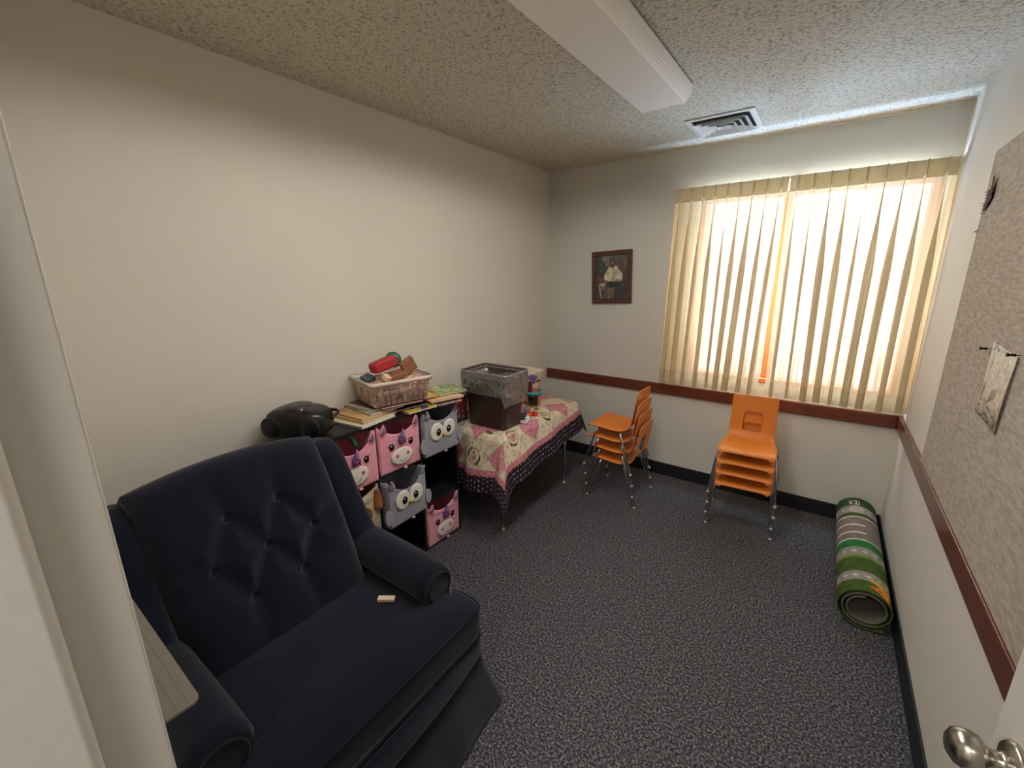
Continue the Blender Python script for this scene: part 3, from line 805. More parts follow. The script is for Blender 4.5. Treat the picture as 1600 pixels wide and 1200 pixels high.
# ------------------------------------------------------------------ animal bins in the cubes
BW, BHT, BDP = 0.262, 0.246, 0.262
def disc(mb, cy, cz, ry, rz, x0, th=0.004, n=22, rot=0.0):
    vs = []; fs = []
    for ring, (k, dx) in enumerate(((1.0, 0), (0.96, th*0.8), (0.80, th), (0.0, th*1.15))):
        for i in range(n):
            a = 2*PI*i/n; yy = ry*k*math.cos(a); zz = rz*k*math.sin(a)
            vs.append((x0+dx, cy+yy*math.cos(rot)-zz*math.sin(rot), cz+yy*math.sin(rot)+zz*math.cos(rot)))
    for r0 in range(3):
        for i in range(n): fs.append((r0*n+i, r0*n+(i+1) % n, (r0+1)*n+(i+1) % n, (r0+1)*n+i))
    return mb.add(vs, fs)
def bin_(kind, col, row, label, yaw=0.0, out=0.012, sag=0.035, seed=0, group=None, dz=0.0):
    """local: x forward (front face at x = 0), y across, z up from the bin's floor"""
    z0 = 0.006+row*(PZ+0.004)+t*0.8+0.001+dz
    root = empty('storage_bin', (CX+out, CY0+(col+0.5)*PY, z0), yaw, label, 'fabric bin', group)
    body = {'unicorn': M['pink'], 'owl': M['grey_felt'], 'dog': M['beige_felt']}[kind]
    def top(y, k=1.0):
        q = abs(y)/(BW/2)
        return BHT-sag*k*(1-q*q)+(0.018*q**3)
    def wob(y, z):
        q = z/BHT
        fold = 0.004*math.sin(q*26+3*y/BW+seed)*sstep(0.55, 0.95, q)*(1-(2*y/BW)**2)
        fold += 0.006*math.exp(-((q-0.80-0.12*(2*y/BW)**2)/0.03)**2)*(1-abs(2*y/BW))
        return 0.012*(1-(2*y/BW)**2)*math.sin(PI*clamp(q, 0, 1))-0.0*q+fold
    def front(u, v):
        y = (u-0.5)*BW; z = v*top(y); return (wob(y, z), y, z)
    mb = MB()
    mb.grid(front, 26, 26)
    for s in (-1, 1):
        mb.grid(lambda u, v: (-u*BDP, s*BW/2*(1-0.02*math.sin(PI*u)*math.sin(PI*v)), v*(top(BW/2)*(1-u)+BHT*u-0.01*math.sin(PI*u))), 8, 8)
    mb.grid(lambda u, v: (-BDP, (u-0.5)*BW, v*BHT), 8, 8)
    mb.grid(lambda u, v: (-u*BDP, (v-0.5)*BW, 0.0), 4, 4)
    mb.build('fabric_body', body, root, smooth=True, solid=0.004, offset=0, weld=True)
    # pull tab at the bottom
    tb = MB().grid(lambda u, v: (0.004+0.012*math.sin(PI*v), (u-0.5)*0.018+0.02, 0.004-0.014*v), 3, 5)
    tb.build('pull_tab', body, root, smooth=True, solid=0.003)
    def fx_at(y, z): return wob(y, z)+0.002
    if kind == 'unicorn':
        m = MB(); disc(m, 0, 0.074, 0.070, 0.048, fx_at(0, 0.07), 0.007, 28)
        mz = m.build('muzzle', M['white_felt'], root, smooth=True)
        for s in (-1, 1):
            m = MB(); disc(m, s*0.034, 0.082, 0.0095, 0.010, fx_at(0, 0.07)+0.0065, 0.002)
            m.build('nostril', M['cheek'], mz, smooth=True)
        MB().tube([(fx_at(0, 0.07)+0.0075, 0.020*math.sin(a), 0.062-0.016*math.cos(a)) for a in [R(k) for k in range(-80, 81, 16)]], 0.0013, 6).build('smile', M['eye'], mz)
        for s in (-1, 1):
            m = MB(); disc(m, s*0.062, 0.140, 0.015, 0.019, fx_at(s*0.06, 0.14), 0.005)
            e = m.build('eye', M['eye'], root, smooth=True)
            x = fx_at(s*0.06, 0.14)+0.003
            lm_ = MB()
            for a_, l_ in ((35, 0.012), (55, 0.011)):
                lm_.tube([(x, s*(0.062+0.013*math.cos(R(a_))), 0.140+0.016*math.sin(R(a_))), (x, s*(0.062+(0.016+l_)*math.cos(R(a_))), 0.140+(0.016+l_)*math.sin(R(a_)))], 0.0012, 5)
            lm_.build('lash', M['eye'], e)
            m = MB(); disc(m, s*0.062-0.004, 0.147, 0.0035, 0.0035, x+0.0025, 0.001, 10); m.build('glint', M['white_felt'], e)
        # ears
        for s in (-1, 1):
            ear = MB(); zt = top(s*BW*0.40)
            ear.grid(lambda u, v: (0.006+0.010*math.sin(PI*u)*(1-v)+0.010*v, s*(BW*0.40)+(u-0.5)*0.044*(1-v**1.8), zt-0.012+v*0.052), 8, 8)
            eo = ear.build('ear', M['pink'], root, smooth=True, solid=0.005)
            inn = MB(); inn.grid(lambda u, v: (0.015+0.010*math.sin(PI*u)*(1-v)+0.010*v, s*(BW*0.40)+(u-0.5)*0.028*(1-v**1.8), zt-0.008+v*0.036), 6, 6)
            inn.build('inner_ear', M['lilac'], eo, smooth=True, solid=0.002)
        # horn with forelock
        hz = top(0)-0.012
        hm = MB(); hm.tube([(0.016, 0.0, hz-0.020), (0.026, 0.002, hz+0.004), (0.030, 0.004, hz+0.026), (0.030, 0.005, hz+0.040)], [0.015, 0.013, 0.008, 0.002], 12)
        horn = hm.build('horn', M['lilac'], root, smooth=True)
        for q, (dy, mm) in enumerate(((-0.018, M['purple']), (0.0, M['rainbow_red']), (0.016, M['purple']))):
            MB().tube([(0.016, dy*0.4, hz-0.004), (0.026, dy*0.8, hz-0.022), (0.026, dy, hz-0.044)], [0.009, 0.010, 0.003], 8).build('forelock', mm, horn, smooth=True)
    elif kind == 'owl':
        for s in (-1, 1):
            m = MB(); disc(m, s*0.048, 0.136, 0.050, 0.054, fx_at(0.04, 0.14)-0.001, 0.006, 28)
            e = m.build('eye_patch', M['white_felt'], root, smooth=True)
            m = MB(); disc(m, s*0.040, 0.134, 0.017, 0.021, fx_at(0.04, 0.14)+0.0055, 0.005)
            pu = m.build('pupil', M['eye'], e, smooth=True)
            m = MB(); disc(m, s*0.040-0.005, 0.142, 0.004, 0.004, fx_at(0.04, 0.14)+0.0105, 0.001, 10); m.build('glint', M['white_felt'], e)
        x = fx_at(0, 0.11)+0.006
        MB().add([(x, -0.017, 0.118), (x, 0.017, 0.118), (x, 0.0, 0.088), (x+0.012, 0, 0.114), (x, 0, 0.128)], [(0, 3, 4), (4, 3, 1), (0, 2, 3), (3, 2, 1), (0, 4, 1, 2)]).build('beak', M['yellow'], root, bevel=0.002)
        for s in (-1, 1):
            wg = MB()
            wg.grid(lambda u, v: (0.004+0.012*math.sin(PI*v)*(1-abs(2*u-1)), s*(BW/2-0.004+0.044*math.sin(PI*u)**0.8*(0.25+0.75*v)), 0.030+0.088*(1-v)+0.0*(u)-0.02+0.045*(u-0.5)*(0.2+v)), 10, 10)
            vs = [(0.002, s*(BW/2-0.006), 0.115)]
            wing = MB(); n = 20; pts = []
            for i in range(n):
                a = 2*PI*i/n
                pts.append((s*(BW/2+0.012+0.024*math.cos(a)), 0.070+0.044*math.sin(a)+s*0.0))
            wing.prism(pts, -0.002, 0.012, Matrix(((0, 0, 1, 0), (1, 0, 0, 0), (0, 1, 0, 0), (0, 0, 0, 1))))
            wing.build('wing', M['grey_felt'], root, bevel=0.005, seg=3)
            tf = MB(); zt = top(s*BW*0.42)
            tf.grid(lambda u, v: (0.004+0.012*v+0.006*math.sin(PI*u), s*(BW*0.42)+(u-0.5)*0.040*(1-v)+s*0.012*v*v, zt-0.010+v*0.044), 6, 8)
            tf.build('ear_tuft', M['grey_felt'], root, smooth=True, solid=0.005)
        MB().tube([(0.010, -0.004, top(0)+0.002), (0.016, -0.002, top(0)-0.020), (fx_at(0, 0.17)+0.002, 0.0, 0.170)], 0.003, 6).build('seam', M['grey_felt'], root, smooth=True)
    else:
        m = MB(); disc(m, 0.036, 0.126, 0.040, 0.046, fx_at(0.03, 0.12), 0.004, 26)
        pt = m.build('eye_patch', M['brown_felt'], root, smooth=True)
        for s in (-1, 1):
            m = MB(); disc(m, s*0.042, 0.122, 0.013, 0.014, fx_at(0.03, 0.12)+0.004, 0.005); e = m.build('eye', M['eye'], root, smooth=True)
            m = MB(); disc(m, s*0.042-0.004, 0.127, 0.003, 0.003, fx_at(0.03, 0.12)+0.009, 0.001, 10); m.build('glint', M['white_felt'], e)
        for s in (-1, 1):
            m = MB()
            m.grid(lambda u, v: (0.006+0.016*math.sin(PI*u)+0.008*v, s*(BW*0.455)+(u-0.5)*(0.030+0.036*v)*(1 if v < 0.8 else math.sqrt(max(1-((v-0.8)/0.2)**2, 0.02))), BHT-0.006-v*0.105), 8, 16)
            m.build('ear', M['ear_brown'], root, smooth=True, solid=0.008)
        m = MB(); disc(m, -0.0, 0.060, 0.05, 0.036, fx_at(0, 0.06), 0.006); mz = m.build('muzzle', M['white_felt'], root, smooth=True)
        m = MB(); disc(m, -0.0, 0.076, 0.014, 0.010, fx_at(0, 0.06)+0.006, 0.006); m.build('nose', M['eye'], mz, smooth=True)
    return root
bin_('unicorn', 0, 2, 'pink felt unicorn bin with a purple horn, half hidden behind the navy armchair', 0.03, 0.022, 0.060, 1, 'unicorn bins')
bin_('unicorn', 1, 2, 'pink felt unicorn bin in the middle cube of the top row', -0.01, 0.004, 0.046, 2, 'unicorn bins')
bin_('owl', 2, 2, 'grey felt owl bin in the top row, nearest the quilted table', 0.0, 0.020, 0.050, 3, 'owl bins')
bin_('dog', 0, 1, 'beige felt dog bin with a brown floppy ear below a pink bin', 0.02, 0.006, 0.020, 4)
bin_('owl', 1, 1, 'grey felt owl bin pulled crooked out of the middle cube', 0.05, 0.040, 0.060, 5, 'owl bins', 0.0)
bin_('unicorn', 2, 0, 'pink felt unicorn bin in the lowest row, by the carpet', 0.02, 0.002, 0.040, 6, 'unicorn bins')
bin_('owl', 0, 0, 'grey felt bin in the lowest row, mostly hidden behind the armchair arm', 0.0, 0.004, 0.040, 7, 'owl bins')
# green toy peeking out of the first bin
gt = MB().tube(bez([(CX-0.06, 1.20, 0.845), (CX-0.045, 1.24, 0.855), (CX-0.05, 1.29, 0.862), (CX-0.04, 1.33, 0.850), (CX-0.02, 1.345, 0.80)], 6), 0.012, 10).build('toy_ring', M['greenfelt'], None, smooth=True)
tag(gt, 'dark green plastic toy rim showing inside the half hidden pink bin', 'toy')

# ------------------------------------------------------------------ navy armchair
AX, AY = 0.75, 0.775
arm = empty('armchair', (AX, AY, 0), R(1.5), 'navy blue velvet armchair with a tufted back and rolled arms in the foreground', 'armchair')
def aw(x, y): return (x-AX, y-AY)
# local axes: x forward, y across
def recl():
    # --- tufted back cushion: plane leaning back
    b0 = Vector((0.668-AX, 0, 0.420)); b1 = Vector((0.408-AX, 0, 0.922))
    up = (b1-b0); hgt = up.length; up.normalize(); nrm = Vector((up.z, 0, -up.x)).normalized()   # towards the sitter
    half = 0.300
    def hh(v): return half*(0.955+0.045*v)
    def plane(pt): return ((pt-b0).dot(up))
    A = [(0.078, 0.405), (-0.088, 0.405)]
    B = [(0.158, 0.275), (-0.004, 0.275), (-0.168, 0.275)]
    Cc = [(0.078, 0.150), (-0.088, 0.150)]
    A2 = [(0.235, 0.405), (-0.245, 0.405)]
    segs = []
    for a in A:
        for b in B:
            if abs(a[0]-b[0]) < 0.12: segs.append((a, b))
    for c in Cc:
        for b in B:
            if abs(c[0]-b[0]) < 0.12: segs.append((c, b))
    for a in A: segs.append((a, (a[0]*1.25, 0.56)))
    for c in Cc: segs.append((c, (c[0]*1.1, -0.02)))
    segs.append((B[0], (0.33, 0.36))); segs.append((B[2], (-0.33, 0.36)))
    segs.append((B[0], (0.33, 0.215))); segs.append((B[2], (-0.33, 0.215)))
    def dseg(p, s):
        (x1, y1), (x2, y2) = s; dx, dy = x2-x1, y2-y1
        tt = clamp(((p[0]-x1)*dx+(p[1]-y1)*dy)/(dx*dx+dy*dy), 0, 1)
        return math.hypot(p[0]-x1-tt*dx, p[1]-y1-tt*dy), tt
    def tuft(y, s):
        d = 0
        for i, sg in enumerate(segs):
            q, tt = dseg((y, s), sg)
            fade = 1.0 if i < 8 else (1-0.85*tt)
            d = max(d, 0.030*fade*math.exp(-(q/0.009)))
            d = max(d, 0.026*fade*math.exp(-(q/0.036)**2))
        for p in A+B+Cc:
            q = math.hypot(y-p[0], s-p[1]); d = max(d, 0.052*math.exp(-(q/0.024)))
        return d
    def front(u, v):
        a = (u-0.5)*2; 
        s = v*(hgt+0.042); y = a*hh(v)
        arch = 0.030*(1-a*a)                     # crown of the top edge
        s2 = s*(1+arch/hgt)
        edge = (1-abs(a)**7)**0.5 if abs(a) < 1 else 0
        tv = clamp((1-v)/0.14, 0, 1); edv = math.sqrt(max(1-(1-tv)**2, 0))
        th = 0.016+0.085*edge*(0.20+0.80*edv)+0.018*math.sin(PI*v)
        th -= tuft(y, s)*min(edge, 1)
        th += 0.006*noise.noise(Vector((y*9, s*9, 3)))
        p = b0+Vector((0, y, 0))+up*s2+nrm*th
        return p
    mb = MB(); mb.grid(front, 110, 110)
    # rolled crown and rear of the back
    def rear(u, v):
        a = (u-0.5)*2; y = a*hh(1)*(1.0 if v < 1 else 1)
        s = hgt+0.042; arch = 0.030*(1-a*a); s2 = s*(1+arch/hgt)
        if v < 0.5:
            t_ = v/0.5*PI/2
            p = b0+Vector((0, y, 0))+up*(s2-0.012*(1-math.cos(t_)))+nrm*(0.016+0.017*((1-abs(a)**7)**0.5 if abs(a) < 1 else 0)-0.085*(1-math.cos(t_)))
            return p
        k = (v-0.5)/0.5
        top = b0+Vector((0, y, 0))+up*(s2-0.012)+nrm*(0.016+0.017*((1-abs(a)**7)**0.5 if abs(a) < 1 else 0)-0.085)
        bot = Vector((0.50-AX, y, 0.22))
        return top.lerp(bot, k)+Vector((-0.045*math.sin(PI*k), 0, 0))*0.7+Vector((-0.02*k*(1-k)*4, 0, 0))
    mb.grid(rear, 40, 16)
    for a_ in (0.0, 1.0):
        mb.grid(lambda u, v: Vector(front(a_, v)).lerp(Vector((0.50-AX, Vector(front(a_, 0)).y, 0.22)).lerp(rear(a_, 0.5), v), u), 6, 30)
    mb.build('backrest', M['navy'], arm, smooth=True, weld=True)
    for (y, s) in A+B+Cc:
        a = y/half; arch = 0.030*(1-a*a); s2 = s*(1+arch/hgt)
        p = b0+Vector((0, y, 0))+up*s2+nrm*(0.010+0.085+0.018*math.sin(PI*s/(hgt+0.02))-0.052+0.014)
        rot = nrm.to_track_quat('Z', 'Y').to_matrix().to_4x4()
        MB().ellipsoid(p, (0.011, 0.011, 0.007), 16, 8, rot).build('button', M['navy_dark'], arm, smooth=True)
    # --- wings
    for s in (-1, 1):
        wg = MB()
        path = [Vector((0.72-AX, 0, 0.53)), Vector((0.650-AX, 0, 0.615)), Vector((0.580-AX, 0, 0.72)), Vector((0.525-AX, 0, 0.825)), Vector((0.465-AX, 0, 0.905)), Vector((0.39-AX, 0, 0.935)), Vector((0.335-AX, 0, 0.900))]
        rear_ = [Vector((0.50-AX, 0, 0.40)), Vector((0.46-AX, 0, 0.50)), Vector((0.42-AX, 0, 0.62)), Vector((0.385-AX, 0, 0.74)), Vector((0.36-AX, 0, 0.83)), Vector((0.345-AX, 0, 0.87)), Vector((0.345-AX, 0, 0.895))]
        P1 = bez(path, 5); P2 = bez(rear_, 5)
        def wing(u, v):
            i = v*(len(P1)-1); k = min(int(i), len(P1)-2); f_ = i-k
            c = P1[k].lerp(P1[k+1], f_); rr = P2[k].lerp(P2[k+1], f_)
            # cross-section: a rounded slab from the front roll back to the rear
            th = 2*PI*u
            L_ = max((c-rr).length/2, 0.03); mid = (c+rr)/2; d = (c-rr).normalized()
            e = 2.0/3.2
            cx_ = math.copysign(abs(math.cos(th))**e, math.cos(th)); sy_ = math.copysign(abs(math.sin(th))**e, math.sin(th))
            endf = 1-0.25*sstep(0.9, 1.0, v)
            return mid+d*(L_*cx_)+Vector((0, s*(0.338+0.012*(1-v))+0.062*sy_*endf*s, 0))
        wg.grid(wing, 36, 36, closeu=True)
        n = 36; top0 = len(wg.v)-n
        wg.f.append(tuple(range(top0, top0+n))); wg.mi.append(0); wg.f.append(tuple(range(n-1, -1, -1))); wg.mi.append(0)
        wg.build('wing', M['navy'], arm, smooth=True)
    # --- arms with rolled tops
    for s in (-1, 1):
        yc = s*0.352
        sec = []
        for k in range(26):
            a = R(-55+290*k/25)
            sec.append((yc-s*0.0+0.078*math.cos(a)*s, 0.525+0.072*math.sin(a)))
        inner_bottom = (yc-s*0.050, 0.22); outer_bottom = (yc+s*0.060, 0.22)
        # order: outer bottom, roll from outer to inner, inner bottom
        prof_ = [outer_bottom, (yc+s*0.058, 0.40)]+[q for q in sec]+[(yc-s*0.046, 0.40), inner_bottom]
        am_ = MB(); x0, x1 = 0.46-AX, 1.045-AX
        def armf(u, v):
            i = u*(len(prof_)-1); k = min(int(i), len(prof_)-2); f_ = i-k
            y = prof_[k][0]*(1-f_)+prof_[k+1][0]*f_; z = prof_[k][1]*(1-f_)+prof_[k+1][1]*f_
            x = x0+(x1-x0)*v
            tz = sstep(0.0, 1.0, v); endr = clamp((v-0.955)/0.045, 0, 1); k2 = 1-0.13*(1-math.sqrt(max(1-endr*endr, 0)))
            yy = yc+(y-yc)*k2; zz = 0.50+(z-0.50)*k2 if z > 0.3 else z
            zz += 0.020*math.sin(PI*v)*0.5*(1 if z > 0.45 else 0)-0.012*v*(1 if z > 0.45 else 0)
            return (x, yy, zz)
        am_.grid(armf, 60, 30)
        base = 30*61
        am_.f.append(tuple(base+i for i in range(61))); am_.mi.append(0)
        ao = am_.build('arm', M['navy'], arm, smooth=False)
        for p in ao.data.polygons: p.use_smooth = len(p.vertices) < 10
        # front panel of the arm with welt
        pn = MB(); k3 = 0.86
        fp = []
        for k in range(26):
            a = R(-40+260*k/25); fp.append((yc+0.052*math.cos(a)*s, 0.512+0.052*math.sin(a)))
        fp = [(yc+s*0.036, 0.22)]+fp+[(yc-s*0.032, 0.22)]
        pn.prism([(y, z) for y, z in fp], x1-0.002, x1+0.010, Matrix(((0, 0, 1, 0), (1, 0, 0, 0), (0, 1, 0, 0), (0, 0, 0, 1))))
        po = pn.build('arm_panel', M['navy'], ao, bevel=0.004)
        MB().tube([(x1+0.010, y, z) for y, z in fp], 0.004, 8).build('piping', M['navy_dark'], po, smooth=True)
    # --- T shaped seat cushion
    xb, xm, xf = 0.66-AX, 1.062-AX, 1.185-AX
    yi, yo = 0.300, 0.425
    def rnd_poly(r=0.035):
        P = [(xb, -yi), (xm, -yi), (xm, -yo), (xf, -yo+0.0), (xf, yo), (xm, yo), (xm, yi), (xb, yi)]
        return P
    poly = rnd_poly()
    # smooth outline with rounded corners
    out = []
    n = len(poly)
    for i in range(n):
        p0 = Vector(poly[i-1]+(0,)); p = Vector(poly[i]+(0,)); p2 = Vector(poly[(i+1) % n]+(0,))
        r_ = 0.012 if i in (1, 6) else 0.032
        a = p+(p0-p).normalized()*r_; b = p+(p2-p).normalized()*r_
        for k in range(6):
            q = k/5; out.append((a*(1-q)+p*q)*(1-q)+(p*(1-q)+b*q)*q)
    # front edge bows forward slightly
    def bow(v): return Vector((v.x+0.030*max(0, (v.x-xm)/(xf-xm))*(1-(v.y/yo)**2), v.y, 0))
    out = [bow(v) for v in out]
    dense = []
    for i in range(len(out)):
        a = out[i]; b = out[(i+1) % len(out)]; m_ = max(1, int((b-a).length/0.02))
        for k in range(m_): dense.append(a.lerp(b, k/m_))
    cen = Vector(((xb+xf)/2+0.03, 0, 0)); cu_ = MB(); n = len(dense); rings = []
    zlo, zhi = 0.325, 0.452
    spec_ = [(0.0, zlo), (1.0, zlo), (1.010, zlo+0.03), (1.014, (zlo+zhi)/2), (1.010, zhi-0.03), (1.0, zhi)]
    for k in (0.97, 0.92, 0.84, 0.72, 0.56, 0.38, 0.2, 0.0): spec_.append((k, zhi+0.028*(1-k**3.5)))
    for k, z in spec_:
        for v in dense:
            w = cen+(v-cen)*k
            zz = z
            if z > zhi-0.001: zz = z-0.010*sstep(xf-0.06, xf, w.x)+0.003*noise.noise(Vector((w.x*7, w.y*7, 0)))
            rings.append((w.x, w.y, zz))
    fs = []
    for r_ in range(len(spec_)-1):
        for i in range(n): fs.append((r_*n+i, r_*n+(i+1) % n, (r_+1)*n+(i+1) % n, (r_+1)*n+i))
    cu_.add(rings, fs)
    co = cu_.build('seat_cushion', M['navy'], arm, smooth=True, weld=True)
    for zc in (zhi-0.003, zlo+0.003):
        pts = [(v.x*1.0+0.0, v.y, zc-(0.010*sstep(xf-0.06, xf, v.x) if zc > 0.4 else 0)) for v in [cen+(v-cen)*1.006 for v in dense]]
        MB().tube(pts+[pts[0]], 0.0045, 8, cap=False).build('piping', M['navy_dark'], co, smooth=True)
    # --- base and front band
    bs = MB(); bs.box(0.50-AX, 1.155-AX, -0.405, 0.405, 0.20, 0.322)
    bs.build('base', M['navy'], arm, bevel=0.03, seg=5)
    fb = MB()
    fb.grid(lambda u, v: (1.176-AX+0.016*math.sin(PI*v)+0.03*(1-(2*u-1)**2), (u-0.5)*0.850, 0.215+0.106*v), 24, 8)
    fb.build('front_band', M['navy'], arm, smooth=True, solid=0.02, offset=-1)
    # --- skirt, flaring to the floor
    sk = MB()
    ring = []
    x0, x1, y1 = 0.49-AX, 1.168-AX, 0.424
    P = [Vector((x1, -y1, 0)), Vector((x1, y1, 0)), Vector((x0, y1, 0)), Vector((x0, -y1, 0))]
    pts = []
    for i in range(4):
        a, b = P[i], P[(i+1) % 4]; m_ = int((b-a).length/0.012)
        for k in range(m_): pts.append((a.lerp(b, k/m_), k/m_, i))
    cc = Vector(((x0+x1)/2, 0, 0))
    def skf(u, v):
        i = int(round(u*len(pts))) % len(pts); p, t_, side = pts[i]
        z = 0.015+0.215*v
        d = Vector(((p.x-cc.x)/(x1-cc.x), p.y/y1, 0))
        fl = 0.072*(1-v)**0.9 if side == 0 else 0.034*(1-v)
        crn = math.exp(-(min(t_, 1-t_)*((0.86 if side % 2 == 0 else 0.70))/0.025)**2)
        q = Vector((p.x+math.copysign(min(abs(d.x), 1)**6, d.x)*fl+(0.03*(1-(p.y/y1)**2) if side == 0 else 0), p.y+math.copysign(min(abs(d.y), 1)**6, d.y)*fl, z))
        q.x += 0.003*math.sin(p.y*34)*(1-v) if side in (0, 2) else 0; q.y += 0.003*math.sin(p.x*30)*(1-v) if side in (1, 3) else 0
        return q
    sk.grid(skf, len(pts), 8, closeu=True)
    so = sk.build('skirt', M['navy'], arm, smooth=True, solid=0.006)
    # kick pleat tab at the near front corner
    MB().add([(x1+0.035, y1+0.006, 0.022), (x1+0.012, y1+0.036, 0.020), (x1-0.006, y1+0.012, 0.20), (x1+0.004, y1+0.004, 0.20)], [(0, 1, 2, 3)]).build('kick_pleat', M['navy_dark'], so, solid=0.006)
recl()
wbk = empty('wooden_block', (0.905, 1.005, 0.4735), R(-54), 'small pale wooden block left on the seat of the navy armchair', 'wooden block')
MB().box(-0.011, 0.011, -0.030, 0.030, 0, 0.012).build('block', M['block2'], wbk, bevel=0.0015)

# ------------------------------------------------------------------ boombox
bx = empty('portable_stereo', (0.165, 1.150, CZ), R(-58), 'rounded black portable stereo with a disc lid at the left end of the shelf', 'portable stereo')
bx.scale = (0.84, 0.78, 0.90)
def bbx(u, v):
    a = 2*PI*u; b_ = (v-0.5)*PI*0.999
    e = 0.55
    sx = lambda q, ee: math.copysign(abs(q)**ee, q)
    x = 0.105*sx(math.cos(b_), 0.6)*sx(math.cos(a), e); y = 0.175*sx(math.cos(b_), 0.6)*sx(math.sin(a), e)
    z = 0.078+0.076*sx(math.sin(b_), 0.55)
    if z > 0.09: z += 0.012*(1-(y/0.175)**2)
    return (x, y, z)
MB().grid(bbx, 56, 30, closeu=True).build('body', M['black_plastic'], bx, smooth=True, weld=True)
lid = MB().lathe([(0.001, 0.176), (0.050, 0.174), (0.072, 0.168), (0.078, 0.160), (0.078, 0.148)], 40)
lo = lid.build('disc_lid', M['dark_grey'], bx, smooth=True)
MB().tube([(0.083*math.cos(R(k)), 0.083*math.sin(R(k)), 0.156) for k in range(0, 361, 10)], 0.003, 6, cap=False).build('lid_rim', M['black_plastic'], lo, smooth=True)
for s in (-1, 1):
    sp = MB().ellipsoid((0.098, s*0.112, 0.076), (0.012, 0.058, 0.054), 26, 14)
    so = sp.build('speaker', M['black_plastic'], bx, smooth=True)
    MB().tube([(0.103, s*0.112+0.058*math.cos(R(k)), 0.076+0.052*math.sin(R(k))) for k in range(0, 361, 12)], 0.0022, 6, cap=False).build('speaker_ring', M['dark_grey'], so, smooth=True)
MB().tube(bez([(-0.02, -0.178, 0.085), (-0.06, -0.190, 0.100), (-0.105, -0.178, 0.110), (-0.115, 0.0, 0.112), (-0.105, 0.172, 0.110), (-0.03, 0.176, 0.09)], 6), 0.008, 8).build('handle', M['black_plastic'], bx, smooth=True)
MB().tube([(-0.095, -0.180, 0.118), (-0.110, -0.130, 0.122)], 0.003, 6).build('antenna', M['chrome'], bx, smooth=True)
for k in range(3):
    MB().lathe([(0.006, 0), (0.006, 0.005), (0.001, 0.006)], 12, T(0.070, 0.062+0.018*k, 0.158-0.003*k)).build('control_button', M['chrome'] if k == 0 else M['dark_grey'], bx, smooth=True)

# ------------------------------------------------------------------ books on the shelf
def book(label, x, y, z, ang, w, l, th, col, kind='plain', cat='book', group='picture books under the block tub', tilt=0.0, spiral=False):
    """corner (x, y) is the corner nearest the camera; l runs along +y, w back towards the wall"""
    root = empty('picture_book', (x, y, z), R(ang), label, cat, group)
    if tilt: root.rotation_euler = (0, R(tilt), R(ang))
    pg = MB().box(-w+0.002, -0.002, 0.003, l-0.002, 0.0012, th-0.0012).build('pages', M['paper'], root)
    cv = MB()
    N = 20
    cv.grid(lambda u, v: (-u*w, v*l, th-0.0012), N, N); cv.grid(lambda u, v: (-u*w, v*l, 0.0), N, N)
    co = cv.build('cover', M['cover'], root, solid=0.0012, offset=1 if 0 else 0)
    rnd = random.Random(hash(label) % 1000 if 0 else len(label)*7+int(x*1000))
    sx, sy = rnd.random()*9, rnd.random()*9
    base, c2, c3 = col
    def f(i):
        i %= (N+1)*(N+1); u = (i % (N+1))/N; v = (i//(N+1))/N
        n = noise.noise(Vector((u*3.2+sx, v*3.2+sy, 0))); n2 = noise.noise(Vector((u*8+sx, v*8+sy, 4)))
        if kind == 'blobs' and n > 0.12: return c2
        if kind == 'blobs' and n2 > 0.32: return c3
        if kind == 'oval' and ((u-0.42)/0.20)**2+((v-0.62)/0.13)**2 < 1: return c2
        if kind == 'oval' and n > 0.35: return c3
        if kind == 'edge' and (u < 0.10 or v < 0.08): return c2
        if kind == 'scribble' and abs(n2) < 0.05 and 0.15 < u < 0.8 and v > 0.3: return c2
        if kind == 'green' : return c2 if n2 > 0.05 else (c3 if n > 0.1 else base)
        return base
    paint(co, f)
    if spiral:
        for k in range(22):
            q = 0.010+k*(w-0.02)/21
            MB().tube([(-q+0.003*math.cos(a), 0.003+0.005*math.cos(a), th/2+0.006*math.sin(a)) for a in [R(d) for d in range(0, 361, 45)]], 0.0009, 5, cap=False).build('binding_ring', M['cord'], root)
    return root
T0 = CZ+0.0006
book('white spiral bound book lowest in the pile, beside the stereo', 0.318, 1.362, T0, 8, 0.245, 0.225, 0.010, ((206, 176, 120), (230, 224, 208), (60, 50, 40)), 'edge', spiral=True)
book('thin tan book just above the spiral bound one', 0.290, 1.392, T0+0.0112, 5, 0.26, 0.215, 0.009, ((196, 160, 112), (120, 70, 50), (80, 60, 50)), 'plain')
book('tan book with a dark oval on its cover, near the stereo', 0.268, 1.398, T0+0.0208, 3, 0.24, 0.225, 0.009, ((208, 168, 112), (70, 44, 36), (180, 120, 80)), 'oval')
book('yellow edged book sticking out under the middle of the tub', 0.326, 1.640, T0, -6, 0.22, 0.190, 0.012, ((196, 168, 50), (64, 60, 84), (220, 200, 90)), 'blobs')
book('grey pink thin book hanging over the shelf edge above the owl bin', 0.346, 1.838, T0, -12, 0.24, 0.160, 0.008, ((172, 150, 148), (110, 96, 110), (190, 170, 160)), 'blobs')
book('grey white book with a dark landscape cover in the pile', 0.256, 1.452, T0+0.0308, -4, 0.235, 0.205, 0.010, ((168, 166, 156), (96, 104, 88), (210, 206, 196)), 'blobs')
book('brown book with a pale border high in the pile', 0.250, 1.478, T0+0.0416, 2, 0.235, 0.205, 0.009, ((104, 84, 66), (214, 206, 186), (60, 44, 36)), 'edge')
book('navy book peeking from the middle of the pile', 0.270, 1.600, T0+0.0135, -8, 0.22, 0.20, 0.008, ((34, 42, 58), (60, 60, 70), (20, 26, 36)), 'plain')
